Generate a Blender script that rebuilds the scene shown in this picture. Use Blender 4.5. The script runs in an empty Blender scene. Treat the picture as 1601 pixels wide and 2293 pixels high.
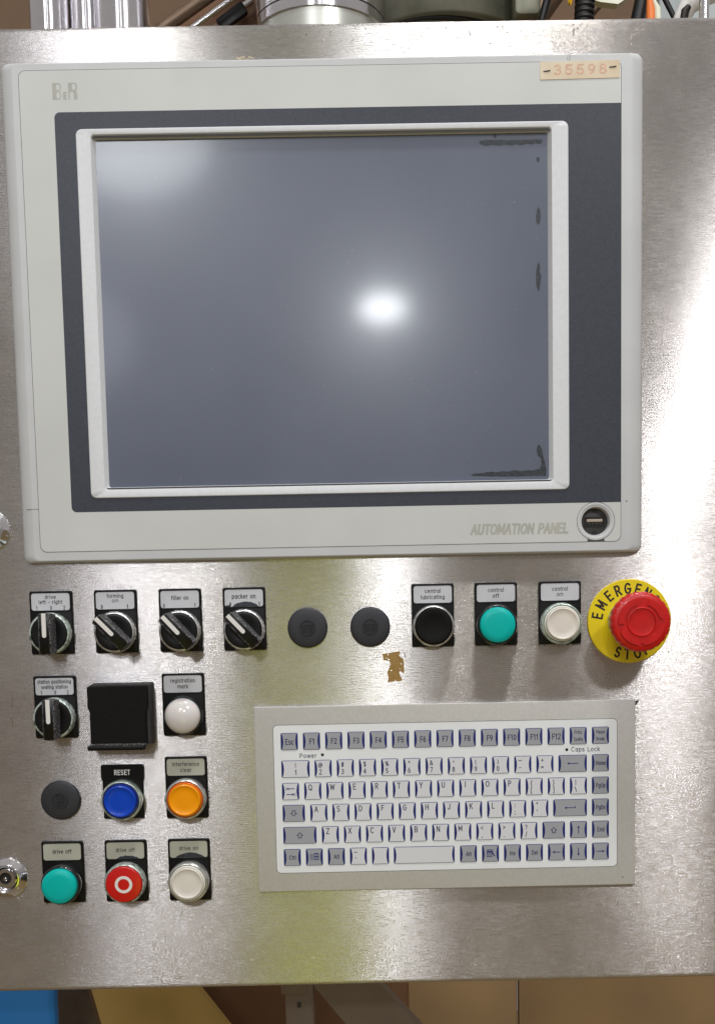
import bpy, math, random
from mathutils import Vector, Matrix
from mathutils.geometry import tessellate_polygon

# ------------------------------------------------------------------ scene set-up
scene = bpy.context.scene
col = scene.collection
S = 0.001                      # everything below is written in millimetres
R = math.radians
random.seed(7)

# camera: 836 mm in front of the steel panel, looking slightly down
cam_d = bpy.data.cameras.new('camera')
cam = bpy.data.objects.new('camera', cam_d)
col.objects.link(cam)
cam.location = (0, -0.836, 0)
pitch, yaw, roll = 0.09686438, 0.00570877, 0.01959787
fw = Vector((math.sin(yaw) * math.cos(pitch), math.cos(yaw) * math.cos(pitch), -math.sin(pitch)))
rt = fw.cross(Vector((0, 0, 1))).normalized()
up = rt.cross(fw)
rr = rt * math.cos(roll) - up * math.sin(roll)
uu = rt * math.sin(roll) + up * math.cos(roll)
cam.matrix_world = Matrix(((rr.x, uu.x, -fw.x, 0), (rr.y, uu.y, -fw.y, -0.836), (rr.z, uu.z, -fw.z, 0), (0, 0, 0, 1)))
cam_d.sensor_fit = 'HORIZONTAL'
cam_d.sensor_width = 36.0
cam_d.lens = 2600.0 * 36.0 / 1601.0
cam_d.shift_x = -0.02452
cam_d.shift_y = 0.28470
cam_d.clip_start = 0.01
cam_d.clip_end = 100
scene.camera = cam

# view
scene.view_settings.view_transform = 'Standard'
scene.view_settings.look = 'None'
scene.view_settings.exposure = 0.12
scene.view_settings.gamma = 1.0

# surroundings: a large hall, grey above and brown floor below
world = bpy.data.worlds.new('World')
scene.world = world
world.use_nodes = True
wn, wl = world.node_tree.nodes, world.node_tree.links
bg = wn['Background']
tc = wn.new('ShaderNodeTexCoord'); sp = wn.new('ShaderNodeSeparateXYZ'); cr = wn.new('ShaderNodeValToRGB')
mp = wn.new('ShaderNodeMapRange')
mp.inputs['From Min'].default_value = -0.6; mp.inputs['From Max'].default_value = 0.6
wl.new(tc.outputs['Generated'], sp.inputs[0]); wl.new(sp.outputs['Z'], mp.inputs['Value'])
wl.new(mp.outputs[0], cr.inputs[0]); wl.new(cr.outputs[0], bg.inputs[0])
cr.color_ramp.elements[0].color = (0.20, 0.15, 0.105, 1)
cr.color_ramp.elements[1].color = (0.62, 0.60, 0.58, 1)
_e = cr.color_ramp.elements.new(0.5); _e.color = (0.345, 0.315, 0.305, 1)
bg.inputs[1].default_value = 0.60

def lamp(name, loc, size, power, color=(1, 1, 1), target=(0, 0, 0.05), size_y=None):
    d = bpy.data.lights.new(name, 'AREA')
    d.energy = power; d.color = color
    d.shape = 'DISK' if size_y is None else 'ELLIPSE'
    d.size = size
    if size_y: d.size_y = size_y
    o = bpy.data.objects.new(name, d); col.objects.link(o)
    o.location = loc
    o.rotation_euler = (Vector(target) - Vector(loc)).to_track_quat('-Z', 'Y').to_euler()
    return o
# hall lamps (high bay lights) in front of the machine
lamp('hall_lamp', (0.072, -3.0, 0.94), 0.15, 6.8, (0.94, 0.97, 1.0), size_y=0.08)
lamp('hall_lamp', (-0.72, -3.0, 1.46), 0.50, 12.5, (0.94, 0.97, 1.0), size_y=0.30)
lamp('hall_lamp', (-0.88, -3.0, 0.86), 0.30, 2.2, (0.85, 0.88, 1.0))
lamp('hall_lamp', (0.90, -2.0, 1.62), 0.22, 14.5, (0.98, 0.98, 1.0))
lamp('hall_lamp', (0.27, -0.56, 2.05), 0.36, 19, (1.0, 0.99, 0.97), size_y=0.10)
lamp('hall_lamp', (-0.50, -1.3, 2.20), 0.16, 3, (1.0, 0.97, 0.93))
# added olive lamp, stands in for something green mirrored in the steel
lamp('added_green_lamp', (-0.13, -1.7, -0.75), 0.30, 1.35, (0.31, 0.38, 0.0), size_y=0.9)

# ------------------------------------------------------------------ materials
def lin(c):
    c = c / 255.0
    return c / 12.92 if c <= 0.04045 else ((c + 0.055) / 1.055) ** 2.4
def rgb(t): return (lin(t[0]), lin(t[1]), lin(t[2]), 1)
_m = {}
def mat(name, c, rough=0.5, metal=0.0, coat=0.0, vary=0.08, vscale=60, c2=None, bump=0.0, bscale=900, spec=0.5,
        rvary=0.0, trans=0.0, sss=0.0, stretch=(1, 1, 1), mixpos=(0.35, 0.7), coat_rough=0.05):
    m = bpy.data.materials.new(name); m.use_nodes = True
    n, l = m.node_tree.nodes, m.node_tree.links
    b = n['Principled BSDF']
    b.inputs['Roughness'].default_value = rough
    b.inputs['Metallic'].default_value = metal
    b.inputs['Coat Weight'].default_value = coat
    b.inputs['Coat Roughness'].default_value = coat_rough
    b.inputs['Specular IOR Level'].default_value = spec
    b.inputs['Transmission Weight'].default_value = trans
    if sss:
        b.inputs['Subsurface Weight'].default_value = sss
        b.inputs['Subsurface Scale'].default_value = 0.004
    t = n.new('ShaderNodeTexCoord'); mpg = n.new('ShaderNodeMapping'); mpg.inputs['Scale'].default_value = stretch
    l.new(t.outputs['Object'], mpg.inputs[0])
    nz = n.new('ShaderNodeTexNoise'); nz.inputs['Scale'].default_value = vscale; nz.inputs['Detail'].default_value = 6
    l.new(mpg.outputs[0], nz.inputs['Vector'])
    r = n.new('ShaderNodeValToRGB'); l.new(nz.outputs['Fac'], r.inputs[0])
    base = rgb(c)
    if c2 is None:
        a = tuple(v * (1 - vary) for v in base[:3]) + (1,); z = tuple(min(1, v * (1 + vary)) for v in base[:3]) + (1,)
    else:
        a, z = base, rgb(c2)
    r.color_ramp.elements[0].position = mixpos[0]; r.color_ramp.elements[1].position = mixpos[1]
    r.color_ramp.elements[0].color = a; r.color_ramp.elements[1].color = z
    l.new(r.outputs[0], b.inputs['Base Color'])
    if rvary:
        mr = n.new('ShaderNodeMapRange'); mr.inputs['To Min'].default_value = max(0.02, rough - rvary); mr.inputs['To Max'].default_value = rough + rvary
        mr.inputs['From Min'].default_value = 0.3; mr.inputs['From Max'].default_value = 0.7
        l.new(nz.outputs['Fac'], mr.inputs['Value']); l.new(mr.outputs[0], b.inputs['Roughness'])
    if bump:
        nb = n.new('ShaderNodeTexNoise'); nb.inputs['Scale'].default_value = bscale; nb.inputs['Detail'].default_value = 3
        l.new(mpg.outputs[0], nb.inputs['Vector'])
        bp = n.new('ShaderNodeBump'); bp.inputs['Strength'].default_value = bump; bp.inputs['Distance'].default_value = 0.0004
        l.new(nb.outputs['Fac'], bp.inputs['Height']); l.new(bp.outputs[0], b.inputs['Normal'])
    _m[name] = m
    return m

TILT = 0.18
def brushed_steel(name, base=(0.52, 0.495, 0.48), rough=0.23, aniso=1.0, grime=True):
    m = bpy.data.materials.new(name); m.use_nodes = True
    n, l = m.node_tree.nodes, m.node_tree.links
    b = n['Principled BSDF']
    b.inputs['Metallic'].default_value = 1.0
    b.inputs['Anisotropic'].default_value = aniso
    tg = n.new('ShaderNodeCombineXYZ'); tg.inputs[2].default_value = 1.0
    l.new(tg.outputs[0], b.inputs['Tangent'])
    t = n.new('ShaderNodeTexCoord')
    def noise(scale, stretch, detail=4, rot=(0, 0, 0), rough_=0.6):
        mp_ = n.new('ShaderNodeMapping'); mp_.inputs['Scale'].default_value = stretch; mp_.inputs['Rotation'].default_value = rot
        l.new(t.outputs['Object'], mp_.inputs[0])
        z = n.new('ShaderNodeTexNoise'); z.inputs['Scale'].default_value = scale; z.inputs['Detail'].default_value = detail
        z.inputs['Roughness'].default_value = rough_
        l.new(mp_.outputs[0], z.inputs['Vector']); return z.outputs['Fac']
    def rng(v, a, b_, c, d):
        q = n.new('ShaderNodeMapRange'); q.inputs['From Min'].default_value = a; q.inputs['From Max'].default_value = b_
        q.inputs['To Min'].default_value = c; q.inputs['To Max'].default_value = d; l.new(v, q.inputs['Value']); return q.outputs[0]
    def math_(op, x, y):
        q = n.new('ShaderNodeMath'); q.operation = op
        for i, v in enumerate((x, y)):
            if isinstance(v, (int, float)): q.inputs[i].default_value = v
            else: l.new(v, q.inputs[i])
        return q.outputs[0]
    grain = noise(70, (1, 1, 22), 5, rough_=0.7)
    fine = noise(240, (1, 1, 22), 2, rough_=0.6)
    blot = noise(9, (1, 1, 1), 5)
    blot2 = noise(34, (1, 1, 1.4), 6)
    g = math_('ADD', rng(grain, 0.3, 0.7, -0.05, 0.05), rng(blot, 0.3, 0.7, -0.03, 0.05))
    g = math_('ADD', g, rng(fine, 0.3, 0.7, -0.04, 0.04))
    l.new(math_('ADD', g, rough), b.inputs['Roughness'])
    cf = math_('MULTIPLY', rng(grain, 0.3, 0.7, 0.95, 1.045), rng(blot2, 0.3, 0.75, 1.02, 0.93))
    cf = math_('MULTIPLY', cf, rng(fine, 0.3, 0.7, 0.93, 1.07))
    vm = n.new('ShaderNodeVectorMath'); vm.operation = 'SCALE'; vm.inputs[0].default_value = base
    l.new(cf, vm.inputs['Scale']); l.new(vm.outputs[0], b.inputs['Base Color'])
    # brushing: the surface tilts up and down from groove to groove, hardly sideways
    groove = noise(95, (1, 1, 46), 2, rough_=0.5)
    hair = noise(900, (1, 1, 12), 1)
    waves = noise(5, (1, 1, 1), 2)
    tilt = math_('ADD', rng(groove, 0.25, 0.75, -TILT, TILT), rng(hair, 0.25, 0.75, -.6, .6))
    side = math_('ADD', rng(waves, 0.3, 0.7, -0.006, 0.006), rng(grain, 0.3, 0.7, -0.0012, 0.0012))
    # tilt added to upper right normals to bend the lamp streak; sheet stays flat
    sx_ = n.new('ShaderNodeSeparateXYZ'); l.new(t.outputs['Object'], sx_.inputs[0])
    streak_bend = math_('MULTIPLY', rng(sx_.outputs['Z'], 0.10, 0.36, 0.0, 1.0), rng(sx_.outputs['X'], 0.12, 0.22, 0.0, 1.0))
    side = math_('ADD', side, math_('MULTIPLY', streak_bend, -0.060))
    cb = n.new('ShaderNodeCombineXYZ'); l.new(side, cb.inputs[0]); l.new(tilt, cb.inputs[2])
    ge = n.new('ShaderNodeNewGeometry'); ad = n.new('ShaderNodeVectorMath'); ad.operation = 'ADD'
    l.new(ge.outputs['Normal'], ad.inputs[0]); l.new(cb.outputs[0], ad.inputs[1])
    nr = n.new('ShaderNodeVectorMath'); nr.operation = 'NORMALIZE'; l.new(ad.outputs[0], nr.inputs[0])
    l.new(nr.outputs[0], b.inputs['Normal'])
    if grime:
        # dull film, wiped smudges and handling marks over the steel
        d = n.new('ShaderNodeBsdfDiffuse'); d.inputs[0].default_value = (0.42, 0.38, 0.33, 1)
        mx = n.new('ShaderNodeMixShader')
        sm = noise(14, (1, 1, 1), 8, rough_=0.7)
        sc = noise(75, (1, 1, 0.30), 5, (0, R(24), 0), 0.8)
        l.new(math_('ADD', rng(sm, 0.46, 0.66, 0.02, 0.20), rng(sc, 0.62, 0.76, 0.0, 0.14)), mx.inputs[0])
        l.new(b.outputs[0], mx.inputs[1]); l.new(d.outputs[0], mx.inputs[2])
        l.new(mx.outputs[0], n['Material Output'].inputs[0])
    _m[name] = m
    return m

STEEL = brushed_steel('brushed_steel')
CREAM = mat('cream_foil', (203, 205, 203), 0.42, vary=0.045, vscale=14, bump=0.12, bscale=1500)
FRAME = mat('silver_lacquer', (198, 200, 202), 0.38, vary=0.03, vscale=30, bump=0.12, bscale=1800)
BEZEL = mat('bezel_lacquer', (216, 218, 222), 0.35, vary=0.03, vscale=300, bump=0.15, bscale=1800)
NAVYGREY = mat('dark_grey_foil', (62, 66, 76), 0.36, vary=0.12, vscale=700, spec=0.25, bump=0.12, bscale=1500)
SEAM = mat('seam_shadow_gap', (70, 70, 66), 0.7)
BLACK = mat('black_plastic', (11, 10, 11), 0.42, vary=0.25, vscale=200, bump=0.15, bscale=700, spec=0.25)
BLACKMAT = mat('black_matt_plastic', (11, 10, 10), 0.65, vary=0.3, vscale=350, bump=0.35, bscale=900, spec=0.2)
DUSTBLACK = mat('dusty_black_plastic', (16, 15, 16), 0.6, c2=(150, 148, 152), vscale=900, mixpos=(0.45, 0.72), bump=0.3)
KNOB = mat('knob_black', (10, 9, 11), 0.32, vary=0.3, vscale=260, bump=0.1, spec=0.35)
PLUG = mat('plug_dark_grey', (42, 43, 49), 0.52, vary=0.08, vscale=500, bump=0.3, bscale=1800)
WHITE = mat('white_plastic', (232, 230, 226), 0.4, vary=0.03)
CARD = mat('label_card', (200, 201, 206), 0.35, vary=0.04, vscale=90)
CARDG = mat('label_card_yellowed', (176, 176, 162), 0.35, vary=0.08, vscale=60)
CHROME = mat('chrome', (226, 224, 226), 0.12, 1.0, vary=0.05, vscale=40)
TUBEM = mat('drawn_tube_steel', (232, 230, 234), 0.22, 1.0, vary=0.05, vscale=40)
_t = TUBEM.node_tree.nodes.new('ShaderNodeCombineXYZ'); _t.inputs[2].default_value = 1.0
TUBEM.node_tree.links.new(_t.outputs[0], TUBEM.node_tree.nodes['Principled BSDF'].inputs['Tangent'])
TUBEM.node_tree.nodes['Principled BSDF'].inputs['Anisotropic'].default_value = 1.0
COLLAR = mat('collar_metal', (222, 222, 220), 0.24, 0.75, c2=(150, 152, 148), vscale=240, mixpos=(0.45, 0.75), bump=0.2)
COLLARG = mat('collar_corroded', (206, 216, 210), 0.38, 0.45, c2=(86, 104, 92), vscale=330, mixpos=(0.45, 0.68), bump=0.8, bscale=500)
COLLARD = mat('collar_dark', (40, 46, 48), 0.18, 0.3, c2=(16, 22, 24), vscale=120, coat=0.5)
COLLARC = mat('collar_clear', (206, 218, 210), 0.14, 0.35, c2=(128, 146, 134), vscale=260, mixpos=(0.4, 0.7), coat=0.8, bump=0.4)
TEAL = mat('teal_cap', (0, 184, 176), 0.34, vary=0.03, spec=0.25)
CAPW = mat('cream_white_cap', (240, 236, 226), 0.26, vary=0.02, sss=0.1, coat=0.3)
CAPW2 = mat('cream_white_cap_centre', (228, 222, 212), 0.34, vary=0.03)
DOME = mat('milky_dome', (226, 222, 220), 0.16, vary=0.02, sss=0.3, coat=0.5)
BLUE = mat('blue_cap', (0, 66, 190), 0.32, vary=0.05, coat=0.15, spec=0.3)
BLUED = mat('blue_rim', (2, 30, 120), 0.2, vary=0.05, coat=0.6)
ORANGE = mat('orange_cap', (255, 160, 0), 0.3, vary=0.04, coat=0.15, spec=0.3)
ORANGED = mat('orange_rim', (238, 110, 4), 0.2, vary=0.05, coat=0.6)
RED = mat('red_cap', (205, 14, 12), 0.3, vary=0.06, coat=0.3)
REDHEAD = mat('red_mushroom', (200, 12, 8), 0.36, vary=0.10, vscale=90, coat=0.15, bump=0.1)
YELLOW = mat('yellow_disc', (238, 214, 10), 0.42, c2=(228, 200, 12), vscale=40, bump=0.1)
INK = mat('dark_print', (34, 22, 20), 0.5)
GREYINK = mat('grey_print', (26, 23, 28), 0.5)
BOLDINK = mat('black_marker', (14, 12, 26), 0.45)
NAVY = mat('navy_print', (10, 30, 108), 0.5)
LEGINK = mat('legend_print', (36, 42, 80), 0.5)
KEYW = mat('key_white', (220, 221, 226), 0.42, vary=0.02, bump=0.05)
KEYG = mat('key_grey', (163, 165, 172), 0.42, vary=0.02, bump=0.05)
MEMB = mat('membrane_white', (236, 239, 242), 0.36, vary=0.015, bump=0.08)
KBFRAME = mat('keyboard_aluminium', (202, 200, 196), 0.40, 0.3, vary=0.04, vscale=500, bump=0.35, bscale=1600)
PALEINK = mat('pale_grey_print', (176, 176, 168), 0.5)
STICK = mat('old_paper', (224, 212, 188), 0.6, c2=(214, 194, 164), vscale=60)
FADED = mat('faded_orange_ink', (214, 176, 150), 0.6, vary=0.15, vscale=500)
RESIDUE = mat('brown_glue', (160, 126, 66), 0.6, vary=0.12, vscale=200, bump=0.4, bscale=500)
SMEAR = mat('dark_residue', (26, 30, 36), 0.5, c2=(52, 58, 68), vscale=500, bump=0.4, bscale=700)
SCRATCH = mat('dark_scratch', (96, 84, 74), 0.6, 0.5)
SCRATCHL = mat('bright_scratch', (214, 208, 200), 0.3, 0.9)
HAIRL = mat('pale_hairline', (128, 132, 142), 0.5)
DIRT = mat('brown_dirt', (58, 34, 24), 0.9, vary=0.3)
SOCKET = mat('socket_grey', (62, 60, 58), 0.55, vary=0.1)
SOCKETD = mat('socket_dark', (26, 20, 18), 0.6)
TONGUE = mat('socket_tongue', (196, 182, 166), 0.5)
WALL = mat('brown_wall_paint', (150, 124, 102), 0.85, vary=0.05, vscale=12, bump=0.2, bscale=60)
FLOORM = mat('floor_paint', (150, 128, 80), 0.6, vary=0.12, vscale=6)
GALV = mat('galvanised', (128, 128, 112), 0.5, 0.5, c2=(98, 98, 84), vscale=30, bump=0.2, bscale=200)
MACHGREY = mat('dull_steel', (206, 206, 190), 0.4, 0.5, c2=(180, 180, 164), vscale=50)
DARKSTEEL = mat('dark_steel', (120, 100, 82), 0.4, 0.6, vary=0.2, vscale=30)
RUBBER = mat('black_cable', (20, 19, 20), 0.5, vary=0.2)
YTAG = mat('yellow_tag', (226, 190, 40), 0.4, vary=0.12, vscale=60)
ORJACK = mat('orange_jacket', (236, 128, 60), 0.45)
IVORY = mat('ivory_plastic', (226, 226, 204), 0.4, vary=0.04)
GREYBOX = mat('grey_enamel', (176, 184, 186), 0.45, vary=0.03)
BLUEPL = mat('blue_plastic', (26, 124, 204), 0.5, vary=0.05, vscale=15)
TANPL = mat('tan_board', (168, 138, 76), 0.6, c2=(184, 154, 90), vscale=8)
BROWNPL = mat('brown_board', (120, 84, 54), 0.6, c2=(104, 72, 46), vscale=8)
POST = mat('grey_beige_post', (132, 118, 106), 0.55, vary=0.05, vscale=40)
CABINET = mat('cabinet_tan', (182, 150, 106), 0.5, c2=(166, 138, 102), vscale=5)
PINKISH = mat('pinkish_metal', (170, 146, 138), 0.4, 0.6, vary=0.1)

# screen: dark film with a sharp and a wide reflection, dust specks
SCREEN = mat('screen_film', (98, 104, 120), 0.25, coat=0.16, coat_rough=0.09, vary=0.05, vscale=8, spec=0.34, rvary=0.03)
_n, _l = SCREEN.node_tree.nodes, SCREEN.node_tree.links
_b = _n['Principled BSDF']
_t = _n.new('ShaderNodeTexCoord')
_v = _n.new('ShaderNodeTexNoise'); _v.inputs['Scale'].default_value = 330; _v.inputs['Detail'].default_value = 2
_l.new(_t.outputs['Object'], _v.inputs['Vector'])
_r = _n.new('ShaderNodeValToRGB'); _r.color_ramp.elements[0].position = 0.70; _r.color_ramp.elements[1].position = 0.80
_l.new(_v.outputs['Fac'], _r.inputs[0])
_mx = _n.new('ShaderNodeMix'); _mx.data_type = 'RGBA'
_src = _b.inputs['Base Color'].links[0].from_socket
_l.new(_r.outputs[0], _mx.inputs[0]); _l.new(_src, _mx.inputs[6]); _mx.inputs[7].default_value = (0.22, 0.22, 0.24, 1)
_l.new(_mx.outputs[2], _b.inputs['Base Color'])

# ------------------------------------------------------------------ mesh helpers
# local frame of every builder: x to the right, h out of the panel (towards the viewer), z up, in mm
class MB:
    def __init__(s): s.v = []; s.f = []
    def add(s, vs, fs):
        o = len(s.v); s.v += [tuple(p) for p in vs]; s.f += [tuple(i + o for i in f) for f in fs]; return s
    def loops(s, loops, cap0=False, cap1=True, closed=True):
        n = len(loops[0]); vs = [p for lp in loops for p in lp]; fs = []
        for k in range(len(loops) - 1):
            for i in range(n if closed else n - 1):
                j = (i + 1) % n
                fs.append((k * n + i, k * n + j, (k + 1) * n + j, (k + 1) * n + i))
        if cap0: fs.append(tuple(range(n))[::-1])
        if cap1: fs.append(tuple((len(loops) - 1) * n + i for i in range(n)))
        return s.add(vs, fs)
    def poly(s, outline, h0, h1, holes=()):
        """extruded polygon (x,z) with holes"""
        rings = [list(outline)] + [list(q) for q in holes]
        tri = tessellate_polygon([[Vector((x, z, 0)) for x, z in r] for r in rings])
        flat = [p for r in rings for p in r]
        n = len(flat)
        s.add([(x, h1, z) for x, z in flat], tri)
        o = 0
        for r in rings:
            m = len(r)
            s.add([(x, h0, z) for x, z in r] + [(x, h1, z) for x, z in r], [(i, (i + 1) % m, m + (i + 1) % m, m + i) for i in range(m)])
        return s
    def lathe(s, prof, n=48, cx=0, cz=0, cap1=True, cap0=False):
        lp = [[(cx + r * math.cos(2 * math.pi * i / n), h, cz + r * math.sin(2 * math.pi * i / n)) for i in range(n)] for r, h in prof]
        return s.loops(lp, cap0, cap1)
    def tube(s, pts, r, n=12, caps=True):
        """tube along (x,h,z) points"""
        P = [Vector(p) for p in pts]; lp = []
        for i, p in enumerate(P):
            d = (P[min(i + 1, len(P) - 1)] - P[max(i - 1, 0)]).normalized()
            a = d.cross(Vector((0, 1, 0)) if abs(d.y) < 0.9 else Vector((1, 0, 0))).normalized(); b = d.cross(a)
            ri = r[i] if isinstance(r, (list, tuple)) else r
            lp.append([tuple(p + (a * math.cos(2 * math.pi * k / n) + b * math.sin(2 * math.pi * k / n)) * ri) for k in range(n)])
        return s.loops(lp, caps, caps)
    def box(s, x0, x1, h0, h1, z0, z1, b=0.0):
        if b <= 0: return s.loops([[(x0, h, z0), (x1, h, z0), (x1, h, z1), (x0, h, z1)] for h in (h0, h1)], True, True)
        r = lambda i, h: [(x, h, z) for x, z in rrect((x0 + x1) / 2, (z0 + z1) / 2, x1 - x0 - 2 * i, z1 - z0 - 2 * i, b * 1.01, 3)]
        return s.loops([r(b * .6, h0), r(0, h0 + b), r(0, h1 - b), r(b * .3, h1 - b * .3), r(b, h1)], True, True)
    def rot(s, ang, cx=0, cz=0):
        c, q = math.cos(ang), math.sin(ang)
        s.v = [(cx + (x - cx) * c - (z - cz) * q, h, cz + (x - cx) * q + (z - cz) * c) for x, h, z in s.v]; return s

def rrect(cx, cz, w, d, r, seg=5):
    pts = []
    r = min(r, w / 2, d / 2)
    for (sx, sz, a0) in ((1, 1, 0), (-1, 1, 90), (-1, -1, 180), (1, -1, 270)):
        for k in range(seg + 1):
            a = R(a0 + 90 * k / seg)
            pts.append((cx + sx * (w / 2 - r) + r * math.cos(a), cz + sz * (d / 2 - r) + r * math.sin(a)))
    return pts
def rr2(x0, x1, z0, z1, r, seg=5): return rrect((x0 + x1) / 2, (z0 + z1) / 2, x1 - x0, z1 - z0, r, seg)
def L3(o, h): return [(x, h, z) for x, z in o]
def circ(cx, cz, r, n=32, rz=None): return [(cx + r * math.cos(2 * math.pi * i / n), cz + (rz or r) * math.sin(2 * math.pi * i / n)) for i in range(n)]

_cache = {}
def make_mesh(name, mb, m, smooth=None):
    me = bpy.data.meshes.new(name)
    me.from_pydata([(x * S, -h * S, z * S) for x, h, z in mb.v], [], mb.f)
    me.validate()
    import bmesh
    b = bmesh.new(); b.from_mesh(me); bmesh.ops.recalc_face_normals(b, faces=b.faces); b.to_mesh(me); b.free()
    me.materials.append(m)
    if smooth:
        me.shade_smooth() if hasattr(me, 'shade_smooth') else None
        me.set_sharp_from_angle(angle=R(smooth))
    return me
def obj(name, mb, m, parent=None, loc=None, smooth=35, label=None):
    me = mb if isinstance(mb, bpy.types.Mesh) else make_mesh(name, mb, m, smooth)
    o = bpy.data.objects.new(name, me); col.objects.link(o)
    if loc: o.location = (loc[0] * S, -loc[1] * S, loc[2] * S)
    if parent: o.parent = parent
    if label: o['label'] = label
    return o
def thing(name, label, cat, x=0, h=0, z=0, group=None):
    o = bpy.data.objects.new(name, None); col.objects.link(o)
    o.empty_display_size = 0.01
    o.location = (x * S, -h * S, z * S)
    o['label'] = label; o['category'] = cat
    if group: o['group'] = group
    return o
def copy_tree(o, parent=None):
    c = o.copy(); col.objects.link(c)
    if parent: c.parent = parent
    for ch in o.children: copy_tree(ch, c)
    return c

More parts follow.
